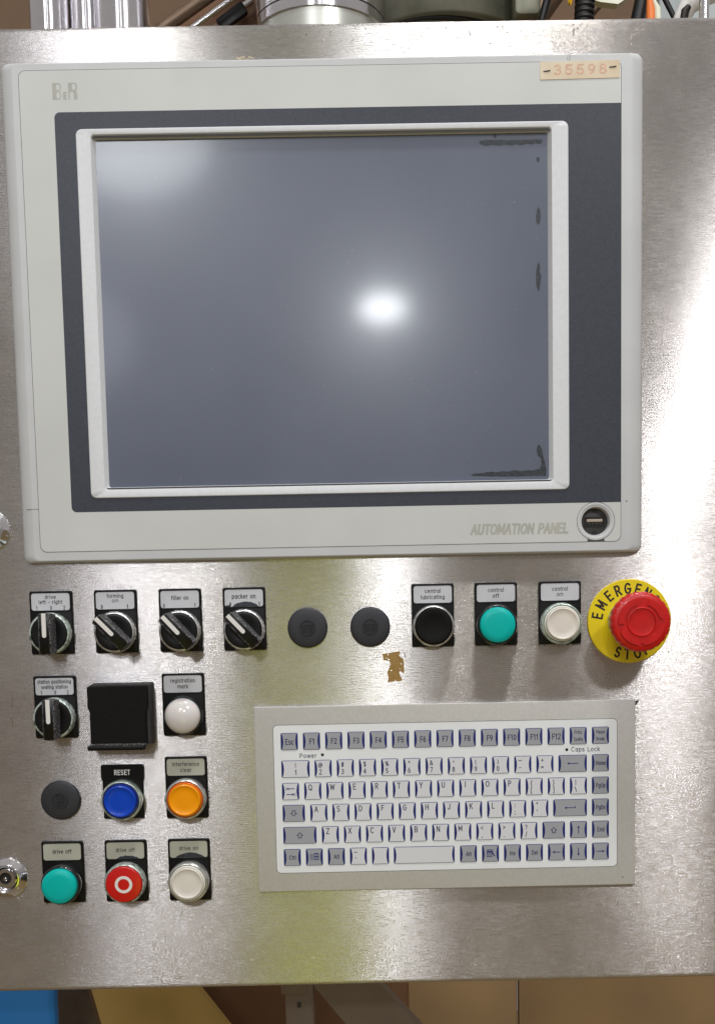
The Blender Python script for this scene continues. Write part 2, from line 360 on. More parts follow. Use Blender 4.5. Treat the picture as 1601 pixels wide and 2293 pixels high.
# ---- lettering drawn as pen strokes (cap height 1, x-height .72)
def AR(cx, cy, rx, ry, a0, a1, n=10): return [(cx + rx * math.cos(R(a0 + (a1 - a0) * i / n)), cy + ry * math.sin(R(a0 + (a1 - a0) * i / n))) for i in range(n + 1)]
GL = {
 ' ': (.34, []), '-': (.40, [[(.04, .4), (.36, .4)]]), '\u2014': (.8, [[(.02, .45), (.78, .45)]]), '.': (.2, [[(.1, 0), (.1, .05)]]), ',': (.2, [[(.12, .06), (.06, -.14)]]),
 ':': (.2, [[(.1, 0), (.1, .06)], [(.1, .5), (.1, .56)]]), ';': (.2, [[(.12, .04), (.06, -.14)], [(.1, .5), (.1, .56)]]), "'": (.2, [[(.13, .95), (.07, .7)]]), '"': (.36, [[(.12, 1), (.08, .78)], [(.28, 1), (.24, .78)]]),
 '`': (.24, [[(.06, .98), (.16, .8)]]), '~': (.6, [AR(.17, .42, .14, .12, 180, 20, 6) + AR(.43, .5, .14, .12, 200, 360, 6)]), '!': (.2, [[(.1, 1), (.1, .3)], [(.1, 0), (.1, .06)]]), '\u2022': (.3, [[(.09, .5), (.21, .5)], [(.09, .6), (.21, .6)], [(.12, .42), (.18, .42)]]),
 '\u00a6': (.2, [[(.1, 1), (.1, .55)], [(.1, .35), (.1, -.1)]]), '\\': (.4, [[(.04, 1), (.34, -.02)]]), '/': (.4, [[(.04, -.02), (.34, 1)]]), '+': (.6, [[(.06, .42), (.54, .42)], [(.3, .18), (.3, .66)]]), '=': (.6, [[(.06, .3), (.54, .3)], [(.06, .54), (.54, .54)]]),
 '<': (.6, [[(.54, .74), (.06, .42)], [(.06, .42), (.54, .1)]]), '>': (.6, [[(.06, .74), (.54, .42)], [(.54, .42), (.06, .1)]]), '(': (.3, [AR(.4, .42, .32, .62, 130, 230)]), ')': (.3, [AR(-.1, .42, .32, .62, -50, 50)]),
 '[': (.28, [[(.26, 1.05), (.07, 1.05)], [(.07, 1.05), (.07, -.2)], [(.07, -.2), (.26, -.2)]]), ']': (.28, [[(.02, 1.05), (.21, 1.05)], [(.21, 1.05), (.21, -.2)], [(.21, -.2), (.02, -.2)]]),
 '{': (.34, [[(.3, 1.05), (.2, 1.02), (.16, .9), (.16, .6), (.04, .42)], [(.04, .42), (.16, .26), (.16, -.05), (.2, -.17), (.3, -.2)]]), '}': (.34, [[(.04, 1.05), (.14, 1.02), (.18, .9), (.18, .6), (.3, .42)], [(.3, .42), (.18, .26), (.18, -.05), (.14, -.17), (.04, -.2)]]),
 '^': (.5, [[(.06, .6), (.25, .98)], [(.25, .98), (.44, .6)]]), '%': (.86, [AR(.2, .76, .15, .22, 0, 360, 12), AR(.66, .24, .15, .22, 0, 360, 12), [(.22, -.02), (.64, 1.02)]]), '#': (.62, [[(.2, 0), (.28, 1)], [(.38, 0), (.46, 1)], [(.04, .32), (.54, .32)], [(.08, .68), (.6, .68)]]),
 '$': (.6, [AR(.3, .74, .22, .22, 30, 250, 8) + AR(.3, .27, .23, .25, 70, -150, 8), [(.3, -.1), (.3, 1.1)]]), '&': (.7, [[(.64, 0), (.18, .66)] + AR(.28, .8, .14, .18, 190, -40, 8) + AR(.26, .26, .22, .26, 120, 350, 10) + [(.6, .5)]]),
 '@': (1.0, [AR(.48, .42, .17, .22, 0, 360, 12), [(.66, .64), (.64, .3)] + AR(.74, .3, .1, .1, 180, 300, 4) + AR(.48, .42, .44, .55, 0, 290, 18)]), '?': (.56, [AR(.28, .76, .22, .24, 170, -50, 9) + [(.3, .42), (.28, .28)], [(.28, 0), (.28, .06)]]),
 '0': (.58, [AR(.28, .5, .22, .5, 0, 360, 18)]), '1': (.44, [[(.06, .8), (.26, 1)], [(.26, 1), (.26, 0)]]), '2': (.58, [AR(.28, .74, .22, .26, 165, -40, 9) + [(.06, 0)], [(.06, 0), (.52, 0)]]), '3': (.58, [AR(.27, .76, .2, .24, 150, -90, 9), AR(.27, .26, .23, .26, 90, -150, 10)]),
 '4': (.6, [[(.42, 0), (.42, 1)], [(.42, 1), (.04, .3)], [(.04, .3), (.56, .3)]]), '5': (.58, [[(.5, 1), (.12, 1)], [(.12, 1), (.08, .52)], [(.08, .52)] + AR(.27, .31, .23, .31, 120, -150, 10)]), '6': (.58, [AR(.28, .3, .22, .3, 0, 360, 14), AR(.44, .34, .38, .66, 180, 100, 8)]),
 '7': (.54, [[(.04, 1), (.5, 1)], [(.5, 1), (.2, 0)]]), '8': (.58, [AR(.28, .76, .19, .24, 0, 360, 14), AR(.28, .26, .23, .26, 0, 360, 14)]), '9': (.58, [AR(.28, .7, .22, .3, 0, 360, 14), AR(.12, .66, .38, .66, 0, -80, 8)]),
 'A': (.68, [[(.03, 0), (.33, 1)], [(.33, 1), (.63, 0)], [(.14, .34), (.52, .34)]]), 'B': (.64, [[(.08, 0), (.08, 1)], [(.08, 1), (.34, 1)] + AR(.34, .76, .2, .24, 90, -90, 8) + [(.08, .52)], [(.3, .52), (.36, .52)] + AR(.36, .26, .22, .26, 90, -90, 8) + [(.08, 0)]]),
 'C': (.7, [AR(.38, .5, .31, .5, 45, 315, 14)]), 'D': (.68, [[(.08, 0), (.08, 1)], [(.08, 1), (.28, 1)] + AR(.28, .5, .33, .5, 90, -90, 12) + [(.08, 0)]]), 'E': (.58, [[(.08, 0), (.08, 1)], [(.08, 1), (.54, 1)], [(.08, .52), (.5, .52)], [(.08, 0), (.55, 0)]]),
 'F': (.54, [[(.08, 0), (.08, 1)], [(.08, 1), (.52, 1)], [(.08, .52), (.47, .52)]]), 'G': (.74, [AR(.38, .5, .31, .5, 45, 340, 16) + [(.69, .46)], [(.4, .46), (.69, .46)]]), 'H': (.68, [[(.08, 0), (.08, 1)], [(.6, 0), (.6, 1)], [(.08, .52), (.6, .52)]]),
 'I': (.22, [[(.1, 0), (.1, 1)]]), 'J': (.5, [[(.4, 1), (.4, .25)] + AR(.22, .25, .18, .25, 0, -175, 8)]), 'K': (.64, [[(.08, 0), (.08, 1)], [(.58, 1), (.08, .4)], [(.24, .6), (.62, 0)]]), 'L': (.52, [[(.08, 1), (.08, 0)], [(.08, 0), (.5, 0)]]),
 'M': (.8, [[(.08, 0), (.08, 1)], [(.08, 1), (.4, .25)], [(.4, .25), (.72, 1)], [(.72, 1), (.72, 0)]]), 'N': (.7, [[(.08, 0), (.08, 1)], [(.08, 1), (.6, 0)], [(.6, 0), (.6, 1)]]), 'O': (.76, [AR(.38, .5, .32, .5, 0, 360, 20)]),
 'P': (.6, [[(.08, 0), (.08, 1)], [(.08, 1), (.32, 1)] + AR(.32, .73, .22, .27, 90, -90, 8) + [(.08, .46)]]), 'Q': (.76, [AR(.38, .5, .32, .5, 0, 360, 20), [(.44, .24), (.7, -.04)]]), 'R': (.64, [[(.08, 0), (.08, 1)], [(.08, 1), (.34, 1)] + AR(.34, .74, .21, .26, 90, -90, 8) + [(.08, .48)], [(.32, .48), (.58, 0)]]),
 'S': (.62, [AR(.3, .74, .22, .26, 35, 250, 9) + AR(.3, .26, .24, .26, 75, -150, 9)]), 'T': (.6, [[(.02, 1), (.58, 1)], [(.3, 1), (.3, 0)]]), 'U': (.68, [[(.08, 1), (.08, .3)] + AR(.34, .3, .26, .3, 180, 360, 10) + [(.6, 1)]]), 'V': (.62, [[(.03, 1), (.31, 0)], [(.31, 0), (.59, 1)]]),
 'W': (.9, [[(.03, 1), (.23, 0)], [(.23, 0), (.45, .9)], [(.45, .9), (.67, 0)], [(.67, 0), (.87, 1)]]), 'X': (.64, [[(.04, 0), (.58, 1)], [(.04, 1), (.58, 0)]]), 'Y': (.62, [[(.03, 1), (.31, .46)], [(.59, 1), (.31, .46)], [(.31, .46), (.31, 0)]]), 'Z': (.6, [[(.05, 1), (.55, 1)], [(.55, 1), (.04, 0)], [(.04, 0), (.57, 0)]]),
 'a': (.54, [AR(.25, .35, .19, .36, 0, 360, 14), [(.46, .72), (.46, 0)]]), 'b': (.54, [AR(.28, .35, .2, .36, 0, 360, 14), [(.08, 1), (.08, 0)]]), 'c': (.5, [AR(.28, .35, .21, .36, 50, 310, 12)]), 'd': (.54, [AR(.26, .35, .2, .36, 0, 360, 14), [(.46, 1), (.46, 0)]]),
 'e': (.54, [[(.06, .38), (.47, .38)] , AR(.27, .35, .21, .36, 5, 310, 13)]), 'f': (.32, [[(.14, 0), (.14, .84)] + AR(.28, .84, .14, .16, 180, 100, 5), [(.0, .7), (.3, .7)]]), 'g': (.54, [AR(.26, .36, .2, .35, 0, 360, 14), [(.46, .72), (.46, -.1)] + AR(.27, -.1, .19, .18, 0, -150, 7)]),
 'h': (.54, [[(.08, 0), (.08, 1)], [(.08, .45)] + AR(.27, .48, .19, .24, 150, 0, 8) + [(.46, 0)]]), 'i': (.2, [[(.1, 0), (.1, .72)], [(.1, .92), (.1, .98)]]), 'k': (.48, [[(.08, 0), (.08, 1)], [(.42, .72), (.08, .3)], [(.2, .44), (.45, 0)]]), 'l': (.2, [[(.1, 0), (.1, 1)]]),
 'm': (.82, [[(.08, 0), (.08, .72)], [(.08, .45)] + AR(.25, .5, .17, .22, 150, 0, 7) + [(.42, 0)], [(.42, .45)] + AR(.58, .5, .16, .22, 150, 0, 7) + [(.74, 0)]]), 'n': (.54, [[(.08, 0), (.08, .72)], [(.08, .45)] + AR(.27, .48, .19, .24, 150, 0, 8) + [(.46, 0)]]), 'o': (.54, [AR(.27, .36, .21, .36, 0, 360, 16)]),
 'p': (.54, [AR(.28, .36, .2, .36, 0, 360, 14), [(.08, .72), (.08, -.28)]]), 'q': (.54, [AR(.26, .36, .2, .36, 0, 360, 14), [(.46, .72), (.46, -.28)]]), 'r': (.34, [[(.08, 0), (.08, .72)], [(.08, .42)] + AR(.28, .46, .2, .26, 160, 90, 5)]), 's': (.46, [AR(.23, .53, .16, .19, 35, 250, 7) + AR(.23, .18, .18, .19, 75, -150, 7)]),
 't': (.32, [[(.14, .94), (.14, .16)] + AR(.26, .14, .12, .14, 180, 270, 4), [(.0, .7), (.3, .7)]]), 'u': (.54, [[(.08, .72), (.08, .24)] + AR(.26, .24, .18, .24, 180, 350, 8), [(.46, .72), (.46, 0)]]), 'v': (.48, [[(.03, .72), (.24, 0)], [(.24, 0), (.45, .72)]]), 'w': (.7, [[(.03, .72), (.19, 0)], [(.19, 0), (.35, .68)], [(.35, .68), (.51, 0)], [(.51, 0), (.67, .72)]]),
 'x': (.48, [[(.04, 0), (.44, .72)], [(.04, .72), (.44, 0)]]), 'y': (.48, [[(.03, .72), (.24, .04)], [(.45, .72), (.2, -.12), (.04, -.28)]]),
}
def ribbon(mb, pts, w, h, ext):
    P = [Vector((p[0], p[1])) for p in pts]
    Q = [P[0]]
    for p in P[1:]:
        if (p - Q[-1]).length > 1e-4: Q.append(p)
    closed = (Q[0] - Q[-1]).length < 1e-3 and len(Q) > 4
    if closed: Q = Q[:-1]
    n = len(Q); Lp, Rp = [], []
    for i, p in enumerate(Q):
        a = Q[(i - 1) % n] if (closed or i > 0) else None; c = Q[(i + 1) % n] if (closed or i < n - 1) else None
        if a is None: d = (c - p).normalized(); p = p - d * ext
        elif c is None: d = (p - a).normalized(); p = p + d * ext
        else: d = ((p - a).normalized() + (c - p).normalized())
        if d.length < 1e-5: d = Vector((1, 0))
        d.normalize(); nn = Vector((-d.y, d.x)); k = 1.0
        if a is not None and c is not None: k = 1 / max(.6, abs(nn.dot(Vector((-(c - p).normalized().y, (c - p).normalized().x)))))
        Lp.append(p + nn * w * .5 * k); Rp.append(p - nn * w * .5 * k)
    o = len(mb.v); mb.v += [(q.x, h, q.y) for q in Lp] + [(q.x, h, q.y) for q in Rp]
    for i in range(n if closed else n - 1):
        j = (i + 1) % n; mb.f.append((o + i, o + j, o + n + j, o + n + i))
def text_mesh(s, size, m, bold=0.15, width=None, shear=0.0, sx=0.92, spacing=1.0, line=1.0):
    """size = cap height in mm; bold = pen width as a share of it"""
    key = (s, size, m.name, bold, width, shear, sx, spacing)
    if key in _cache: return _cache[key]
    x = 0; strokes = []
    for ch in s:
        adv, st_ = GL[ch]
        for q in st_: strokes.append([(x + a + shear * c, c) for a, c in q])
        x += adv + .13 * spacing
    xs = [p[0] for q in strokes for p in q]; ys = [p[1] for q in strokes for p in q]
    cx = (min(xs) + max(xs)) / 2
    k = width / ((max(xs) - min(xs)) * size) if width else sx
    mb = MB()
    for i, q in enumerate(strokes):
        ribbon(mb, [((a - cx) * k * size, (c - .5 if max(ys) > .8 else c - .36) * size) for a, c in q], bold * size, .004 * (i % 9), bold * size * .45)
    me = make_mesh('lettering', mb, m); me.name = 'lettering'
    _cache[key] = me
    return me
def text(parent, s, size, m, x, h, z, name='lettering', rot=0.0, **kw):
    size = size * 0.76
    o = obj(name, text_mesh(s, size, m, **kw), m, parent, (x, h + 0.02, z))
    if rot: o.rotation_euler = (0, -rot, 0)
    return o

# ------------------------------------------------------------------ the steel panel
PX0, PX1, PZ0, PZ1 = -345, 262, -281.5, 396
panel = thing('steel_control_panel', 'large brushed stainless steel front sheet carrying the screen, switches and keyboard', 'panel', 0, 0, 0)
b = MB(); rp = lambda i, h: L3(rr2(PX0 + i, PX1 - i, PZ0 + i, PZ1 - i, 6, 6), h)
b.loops([rp(0, -70), rp(0, -3.2), rp(0.25, -1.9), rp(0.95, -0.85), rp(1.9, -0.25), rp(3.0, 0), rp(3.6, 0), rp(4.4, 0)], True, True)
obj('front_sheet', b, STEEL, panel, smooth=60)
patch = [(10.9, -37.0), (15.4, -36.5), (18.6, -35.9), (23.4, -35.2), (24.0, -36.6), (22.6, -38.2), (24.4, -39.9), (25.7, -40.5), (26.2, -43.4), (26.3, -46.6), (26.5, -50.5), (26.0, -51.2), (23.2, -49.5), (22.7, -50.4), (23.8, -53.4), (25.0, -55.7), (24.3, -56.6), (20.8, -57.0), (19.9, -55.6), (19.2, -57.0), (14.3, -57.7), (15.2, -54.5), (14.1, -50.3), (15.1, -48.4), (16.3, -44.8), (17.2, -44.5), (15.3, -41.9), (11.7, -41.5)]
holes = [circ(15.0, -37.5, .55, 8, .7), circ(15.4, -41.0, .5, 8, .6), circ(13.7, -39.9, .9, 8, .3), circ(19.5, -42.0, .6, 8, .25), circ(17.0, -49.0, .7, 8, .35), circ(23.6, -48.0, .7, 8, .25), circ(24.3, -44.3, .8, 8, .35)]
obj('glue_residue', MB().poly(patch, 0, 0.12, holes), RESIDUE, panel, label='ragged brown patch of old glue below the right blanking plug')
for pts, w in [([(5.0, -40.6), (6.0, -39.3), (7.4, -38.6)], .25), ([(7.9, -39.8), (9.9, -38.4)], .25), ([(26.7, -36), (27.3, -39.5)], .5), ([(-16.5, -39.8), (-13.5, -40.4)], .25),
               ([(-11.6, -53.5), (-12.2, -57.0), (-10, -57.3)], .2), ([(-9, -56.2), (-7.8, -58)], .2), ([(-142, -227), (-139, -223)], .25), ([(211.4, 10), (212.6, 7)], .4),
               ([(-163, -148.5), (-162, -151)], .2), ([(-120.5, -112), (-121.5, -116.5)], .2), ([(-205, -216), (-204, -219)], .25), ([(150.1, 388), (149.9, 385)], .9), ([(78.5, 388.5), (79.2, 385.5)], .5),
               ([(70, 385), (71.5, 383.5)], .3), ([(181, -222), (180, -226)], .4), ([(-256, -61), (-257, -71)], .3), ([(-257.5, -78), (-256.5, -86)], .3)]:
    obj('scratch', MB().tube([(x, 0.0, z) for x, z in pts], w * 0.5, 5), SCRATCH, panel)
for i in range(70):
    x = random.gauss(105, 38) if i % 3 else random.uniform(-60, 60); z = 395 - abs(random.gauss(4, 6)) - 2
    if z < 373: continue
    a = random.choice([R(random.uniform(-30, 30)), R(random.uniform(60, 120))]); L = random.uniform(.5, 1.8)
    obj('scratch', MB().tube([(x, 0.0, z), (x + L * math.cos(a), 0.0, z + L * math.sin(a))], random.uniform(.08, .28), 5), SCRATCH if i % 4 else SCRATCHL, panel)
for i in range(46):
    x = random.uniform(-255, 240); z = random.choice([random.uniform(374, 393), random.uniform(-278, -212), random.uniform(-105, 28), random.uniform(-270, -200)])
    a = random.choice([R(random.uniform(-15, 15)), R(random.uniform(40, 110))]); L = random.uniform(0.8, 4)
    obj('scratch', MB().tube([(x, 0.0, z), (x + L * .5 * math.cos(a), 0.0, z + L * .5 * math.sin(a) + .15), (x + L * math.cos(a), 0.0, z + L * math.sin(a))], 0.07, 4), SCRATCHL, panel)

# ------------------------------------------------------------------ touch terminal
hmi = thing('touch_terminal', 'big cream and grey industrial touch screen terminal with a dark blank display', 'touch terminal', 0, 0, 0)
X0, X1, Z0, Z1 = -242.3, 197.0, 32.3, 371.0
ol = lambda ix, iz, h, r=5: L3(rr2(X0 + ix, X1 - ix, Z0 + iz, Z1 - iz, r, 6), h)
OPEN = (-181.6, 133.2, 82.6, 322.0)
usb_c = (163.6, 54.3)
b = MB()
b.loops([ol(0, 0.6, 0), ol(0, 0.2, 1.6), ol(0.6, 0, 2.6), ol(2.0, 0.5, 3.8), ol(4.2, 0.9, 5.0), ol(6.4, 1.2, 5.7), ol(8.2, 1.5, 6.05, 4), ol(8.6, 1.9, 6.1, 4)], False, False)
b.poly([(x, z) for x, h, z in ol(8.6, 1.9, 0, 4)], 6.09, 6.1, [rr2(-186, 138, 84, 320, 3, 4), circ(usb_c[0], usb_c[1], 10.2, 40)])
obj('housing', b, FRAME, hmi, smooth=40)
ov_out = rr2(-229.1, 181.2, 40.2, 364.8, 4.5, 6)
obj('housing_seam', MB().poly(rr2(-229.45, 181.55, 39.85, 365.15, 4.7, 6), 6.1, 6.14, [rr2(-188, 140, 84, 320, 3, 4), circ(usb_c[0], usb_c[1], 13, 40)]), SEAM, hmi)
obj('housing_seam', MB().box(-237.9, -229.3, 6.05, 6.13, 69.9, 70.2), SEAM, hmi)
# overlay with a notch around the service port
ov = []
for a in range(-62, 243, 8): ov.append((usb_c[0] + 13.6 * math.cos(R(a)), usb_c[1] + 13.6 * math.sin(R(a))))
notch_r = [(181.2 - 4.5, 40.2), (168.5, 40.2), (168.8, 41.6)]
base = rr2(-229.1, 181.2, 40.2, 364.8, 4.5, 6)
base_l = [p for p in base if not (p[0] > 170 and p[1] < 60)]
corner = [p for p in base if (p[0] > 170 and p[1] < 60)]
# outline, counter-clockwise, opening at the bottom around the port
outline = base_l + [(158.4, 40.2), (158.3, 41.4)]
arc = [(usb_c[0] + 13.6 * math.cos(R(a)), usb_c[1] + 13.6 * math.sin(R(a))) for a in range(242, -63, -8)]
outline = base_l + [(157.2, 40.2), (158.0, 41.2)] + arc + [(169.4, 41.2), (170.2, 40.2)] + corner
obj('cream_overlay', MB().poly(outline, 6.14, 6.32, [rr2(-190, 143, 82.6, 322, 4, 4)]), CREAM, hmi)
dk = rr2(-206.0, 181.2, 67.5, 337.4, 3.6, 6)
dk = [(-206.0 + 0, z) if False else (x, z) for x, z in dk]
dk = [(181.2, 67.5) if (x > 170 and z < 80) else ((181.2, 337.4) if (x > 170 and z > 330) else (x, z)) for x, z in dk]
dd = []
for p in dk:
    if not dd or dd[-1] != p: dd.append(p)
if dd[0] == dd[-1]: dd.pop()
obj('dark_border', MB().poly(dd, 6.32, 6.40, [rr2(-190, 143, 82.6, 322, 4, 4)]), NAVYGREY, hmi)
b = MB(); bz = lambda i, h, r: L3(rr2(-191.9 + i, 144.9 - i, 81.2 - 0 + i * .55, 323.5 - i, r, 6), h)
op = lambda i, h, r: L3(rr2(OPEN[0] + i, OPEN[1] - i, OPEN[2] + i * .9, OPEN[3] - i, r, 6), h)
bzo = lambda i, h: L3(rr2(-191.9 + i, 144.9 - i, 77.0 + i, 326.0 - i, 4.2, 6), h)
b.loops([bzo(0, 6.35), bzo(0.05, 6.9), bzo(0.5, 7.25), op(-0.9, 7.25, 2.5), op(-.3, 7.05, 2.3), op(0, 6.5, 2.2), op(1.8, 4.1, 1.6), op(2.2, 3.1, 1.4)], False, False)
obj('screen_bezel', b, BEZEL, hmi, smooth=30)
obj('screen', MB().poly(rr2(-180.5, 132.5, 84.5, 320.2, 1, 3), 2.6, 3.2), SCREEN, hmi)
smears = [
 [(83.9, 314.2), (85.1, 315.3), (92.5, 315.8), (101.7, 315.3), (114.0, 315.4), (123.3, 315.6), (127.6, 315.5), (127.9, 313.7), (126.3, 312.3), (123.2, 312.9), (120.2, 312.1), (117.1, 312.7), (113.4, 311.9), (109.4, 312.5), (105.7, 311.7), (101.7, 312.4), (98.0, 311.6), (94.0, 312.2), (88.8, 311.7), (85.1, 312.7)],
 circ(124.6, 302.2, 1.2, 12, 1.7),
 [(122.9, 264.0), (123.6, 268.4), (124.5, 270.8), (125.8, 269.0), (126.3, 264.2), (125.7, 260.0), (124.5, 258.6), (123.2, 260.1)],
 [(122.7, 226.5), (123.7, 231.9), (124.6, 234.0), (125.8, 231.0), (125.5, 227.4), (126.4, 224.0), (125.8, 219.8), (125.1, 215.0), (124.2, 213.8), (123.3, 216.2), (122.7, 220.5)],
 [(75.4, 88.4), (78.3, 89.6), (84.0, 89.8), (89.6, 90.7), (93.4, 90.0), (97.9, 90.8), (102.3, 90.4), (106.7, 91.3), (111.1, 90.6), (115.6, 91.1), (120.6, 91.0), (124.4, 92.2), (125.7, 95.0), (125.7, 98.7), (123.2, 101.2), (122.3, 104.9), (123.3, 108.3), (124.5, 108.9), (126.4, 105.8), (127.0, 101.1), (128.2, 96.5), (129.2, 91.8), (129.1, 86.8), (125.7, 86.9), (115.5, 87.1), (106.0, 86.9), (96.6, 87.1), (83.9, 87.6), (77.6, 87.8)]]
def wobble(p, k=0.35, steps=4):
    o = []
    for i, a in enumerate(p):
        c = p[(i + 1) % len(p)]
        for s_ in range(steps):
            t = s_ / steps; j = random.uniform(-k, k) * (0 if s_ == 0 else 1)
            o.append((a[0] + (c[0] - a[0]) * t + j * .5, a[1] + (c[1] - a[1]) * t + j))
    return o
for q in smears: obj('dark_smear', MB().poly(wobble(q, .18), 3.2, 3.27), SMEAR, hmi)
obj('dark_smear', MB().poly(circ(95.0, 318.0, 1.3, 10, 1.2), 3.2, 3.25), SMEAR, hmi)
for i in range(34):
    x = random.gauss(95, 30) if i % 2 else random.uniform(-170, 120); z = random.gauss(125, 30) if i % 2 else random.uniform(95, 300)
    if not (-176 < x < 120 and 90 < z < 310): continue
    a = R(random.uniform(0, 180)); L = random.uniform(.6, 5)
    obj('hairline_scratch', MB().tube([(x, 3.2, z), (x + L * .5 * math.cos(a), 3.2, z + L * .5 * math.sin(a) + .2), (x + L * math.cos(a), 3.2, z + L * math.sin(a))], .055, 4), HAIRL, hmi)
# service port
b = MB(); b.lathe([(13.25, 6.12), (13.25, 6.34), (12.7, 6.42), (11.4, 6.42), (10.4, 5.9), (9.6, 3.0), (9.3, -1.0)], 56, usb_c[0], usb_c[1], cap1=False)
port = obj('service_port', b, FRAME, hmi, smooth=50)
obj('port_insert', MB().lathe([(9.5, -2), (9.5, 0.5), (9.0, 0.8)], 40, usb_c[0], usb_c[1]), SOCKET, port)
ux, uz = usb_c
b = MB(); b.poly(rr2(ux - 7.4, ux + 7.4, uz - 3.6, uz + 3.4, .5, 2), .8, 1.6, [rr2(ux - 6.4, ux + 6.4, uz - 2.7, uz + 2.5, .3, 2)])
obj('usb_shell', b, SOCKETD, port)
obj('usb_shell', MB().box(ux - 6.4, ux + 6.4, .8, .95, uz - 2.7, uz + 2.5), SOCKETD, port)
obj('usb_tongue', MB().box(ux - 5.6, ux + 5.6, .95, 2.0, uz - .1, uz + 1.9, .2), TONGUE, port)
for k in range(4): obj('usb_contact', MB().box(ux - 4.6 + k * 2.6, ux - 3.2 + k * 2.6, .95, 1.7, uz - 1.9, uz - .6), SOCKET, port)
for s_ in (1, -1): obj('port_notch', MB().box(ux - 2.0, ux + 2.0, .8, 1.1, uz + s_ * 7.6 - .9, uz + s_ * 7.6 + .9), SOCKETD, port)
obj('screw_mark', MB().lathe([(.55, 6.0), (.5, 6.16)], 12, 185.4, 68.0), SEAM, hmi)

# maker's mark: heavy B, small e, R
def mark(parent, x, z, h):
    g = MB()
    bo = [(0, 0), (4.6, 0), (5.6, .8), (6.0, 2.3), (5.8, 4.4), (4.9, 5.7), (5.8, 7.0), (6.0, 8.8), (5.5, 10.4), (4.6, 11), (0, 11)]
    g.poly([(x + a, z + c) for a, c in bo], h, h + .04, [circ(x + 3.9, z + 2.9, 1.35, 14, 2.2), circ(x + 3.9, z + 8.2, 1.3, 14, 2.1)])
    eo = [(7.2, 0), (9.9, 0), (9.9, .9), (9.0, .7), (9.0, 2.2), (9.9, 2.2), (9.9, 3.0), (9.0, 3.0), (9.0, 4.2), (9.9, 4.1), (9.9, 5.1), (7.2, 5.1)]
    g.poly([(x + a, z + c) for a, c in eo], h, h + .04)
    ro = [(10.8, 0), (11.7, 0), (11.8, 4.0), (12.6, 5.3), (13.8, 5.2), (14.4, 4.0), (14.5, 0), (16.9, 0), (16.8, 4.2), (15.9, 5.6), (16.8, 7.0), (16.9, 9), (16.4, 10.5), (15.4, 11), (10.8, 11)]
    g.poly([(x + a, z + c) for a, c in ro], h, h + .04, [circ(x + 14.6, z + 8.3, 1.3, 14, 2.1)])
    return obj('maker_mark', g, PALEINK, parent)
mark(hmi, -206.6, 345.6, 6.32)
text(hmi, 'AUTOMATION PANEL', 8.4, PALEINK, 109.3, 6.32, 50.0, bold=0.25, width=68, shear=0.16, spacing=.9)

# sticker with the inventory number
st = thing('number_sticker', 'faded cream paper strip printed with number 35598 at the terminal top right corner', 'sticker', 153.0, 6.35, 359.3)
st.rotation_euler = (0, -R(0.6), 0)
q = wobble(rr2(-27.2, 27.2, -5.8, 5.8, .5, 2), .06, 2)
obj('paper_strip', MB().poly(q, 0, 0.35), STICK, st)
text(st, '35598', 7.6, FADED, 0.3, .35, 0.2, bold=0.22, width=35, spacing=2.2)
for x, z, a in ((-22.6, -.4, 4), (22.4, 1.2, 8)):
    obj('pen_dash', MB().tube([(x - 2.4, .38, z - .1), (x, .38, z), (x + 2.4, .38, z + .35)], [.35, .5, .45], 6), INK, st)
# dried tuft of fluff on the terminal's top edge and two stray hairs
fl = thing('dried_fluff', 'small pale tuft of dried fluff on the top edge of the terminal', 'fluff', -75, 0, 371.2)
b = MB()
for i in range(16):
    x = random.uniform(-6, 6); z = random.uniform(-.3, 1.3)
    b.tube([(x, 1 + random.random() * 2, z), (x + random.uniform(-1.5, 1.5), 2.2, z + random.uniform(0, 1)), (x + random.uniform(-2, 2), 2.4, z + random.uniform(-.5, 1))], .32, 5)
obj('tuft', b, STICK, fl)
ha = thing('stray_bristle', 'thin stray bristle stuck on the terminal top edge above the number sticker', 'bristle', 146, 6, 368)
obj('hair', MB().tube([(0, 0.2, -2.4), (.5, .3, 1.5), (1.2, .3, 4.2)], .12, 4), SCRATCH, ha)
obj('hair', MB().tube([(-1.5, 0.2, -2), (-.9, .3, 1.8)], .1, 4), SCRATCH, ha)

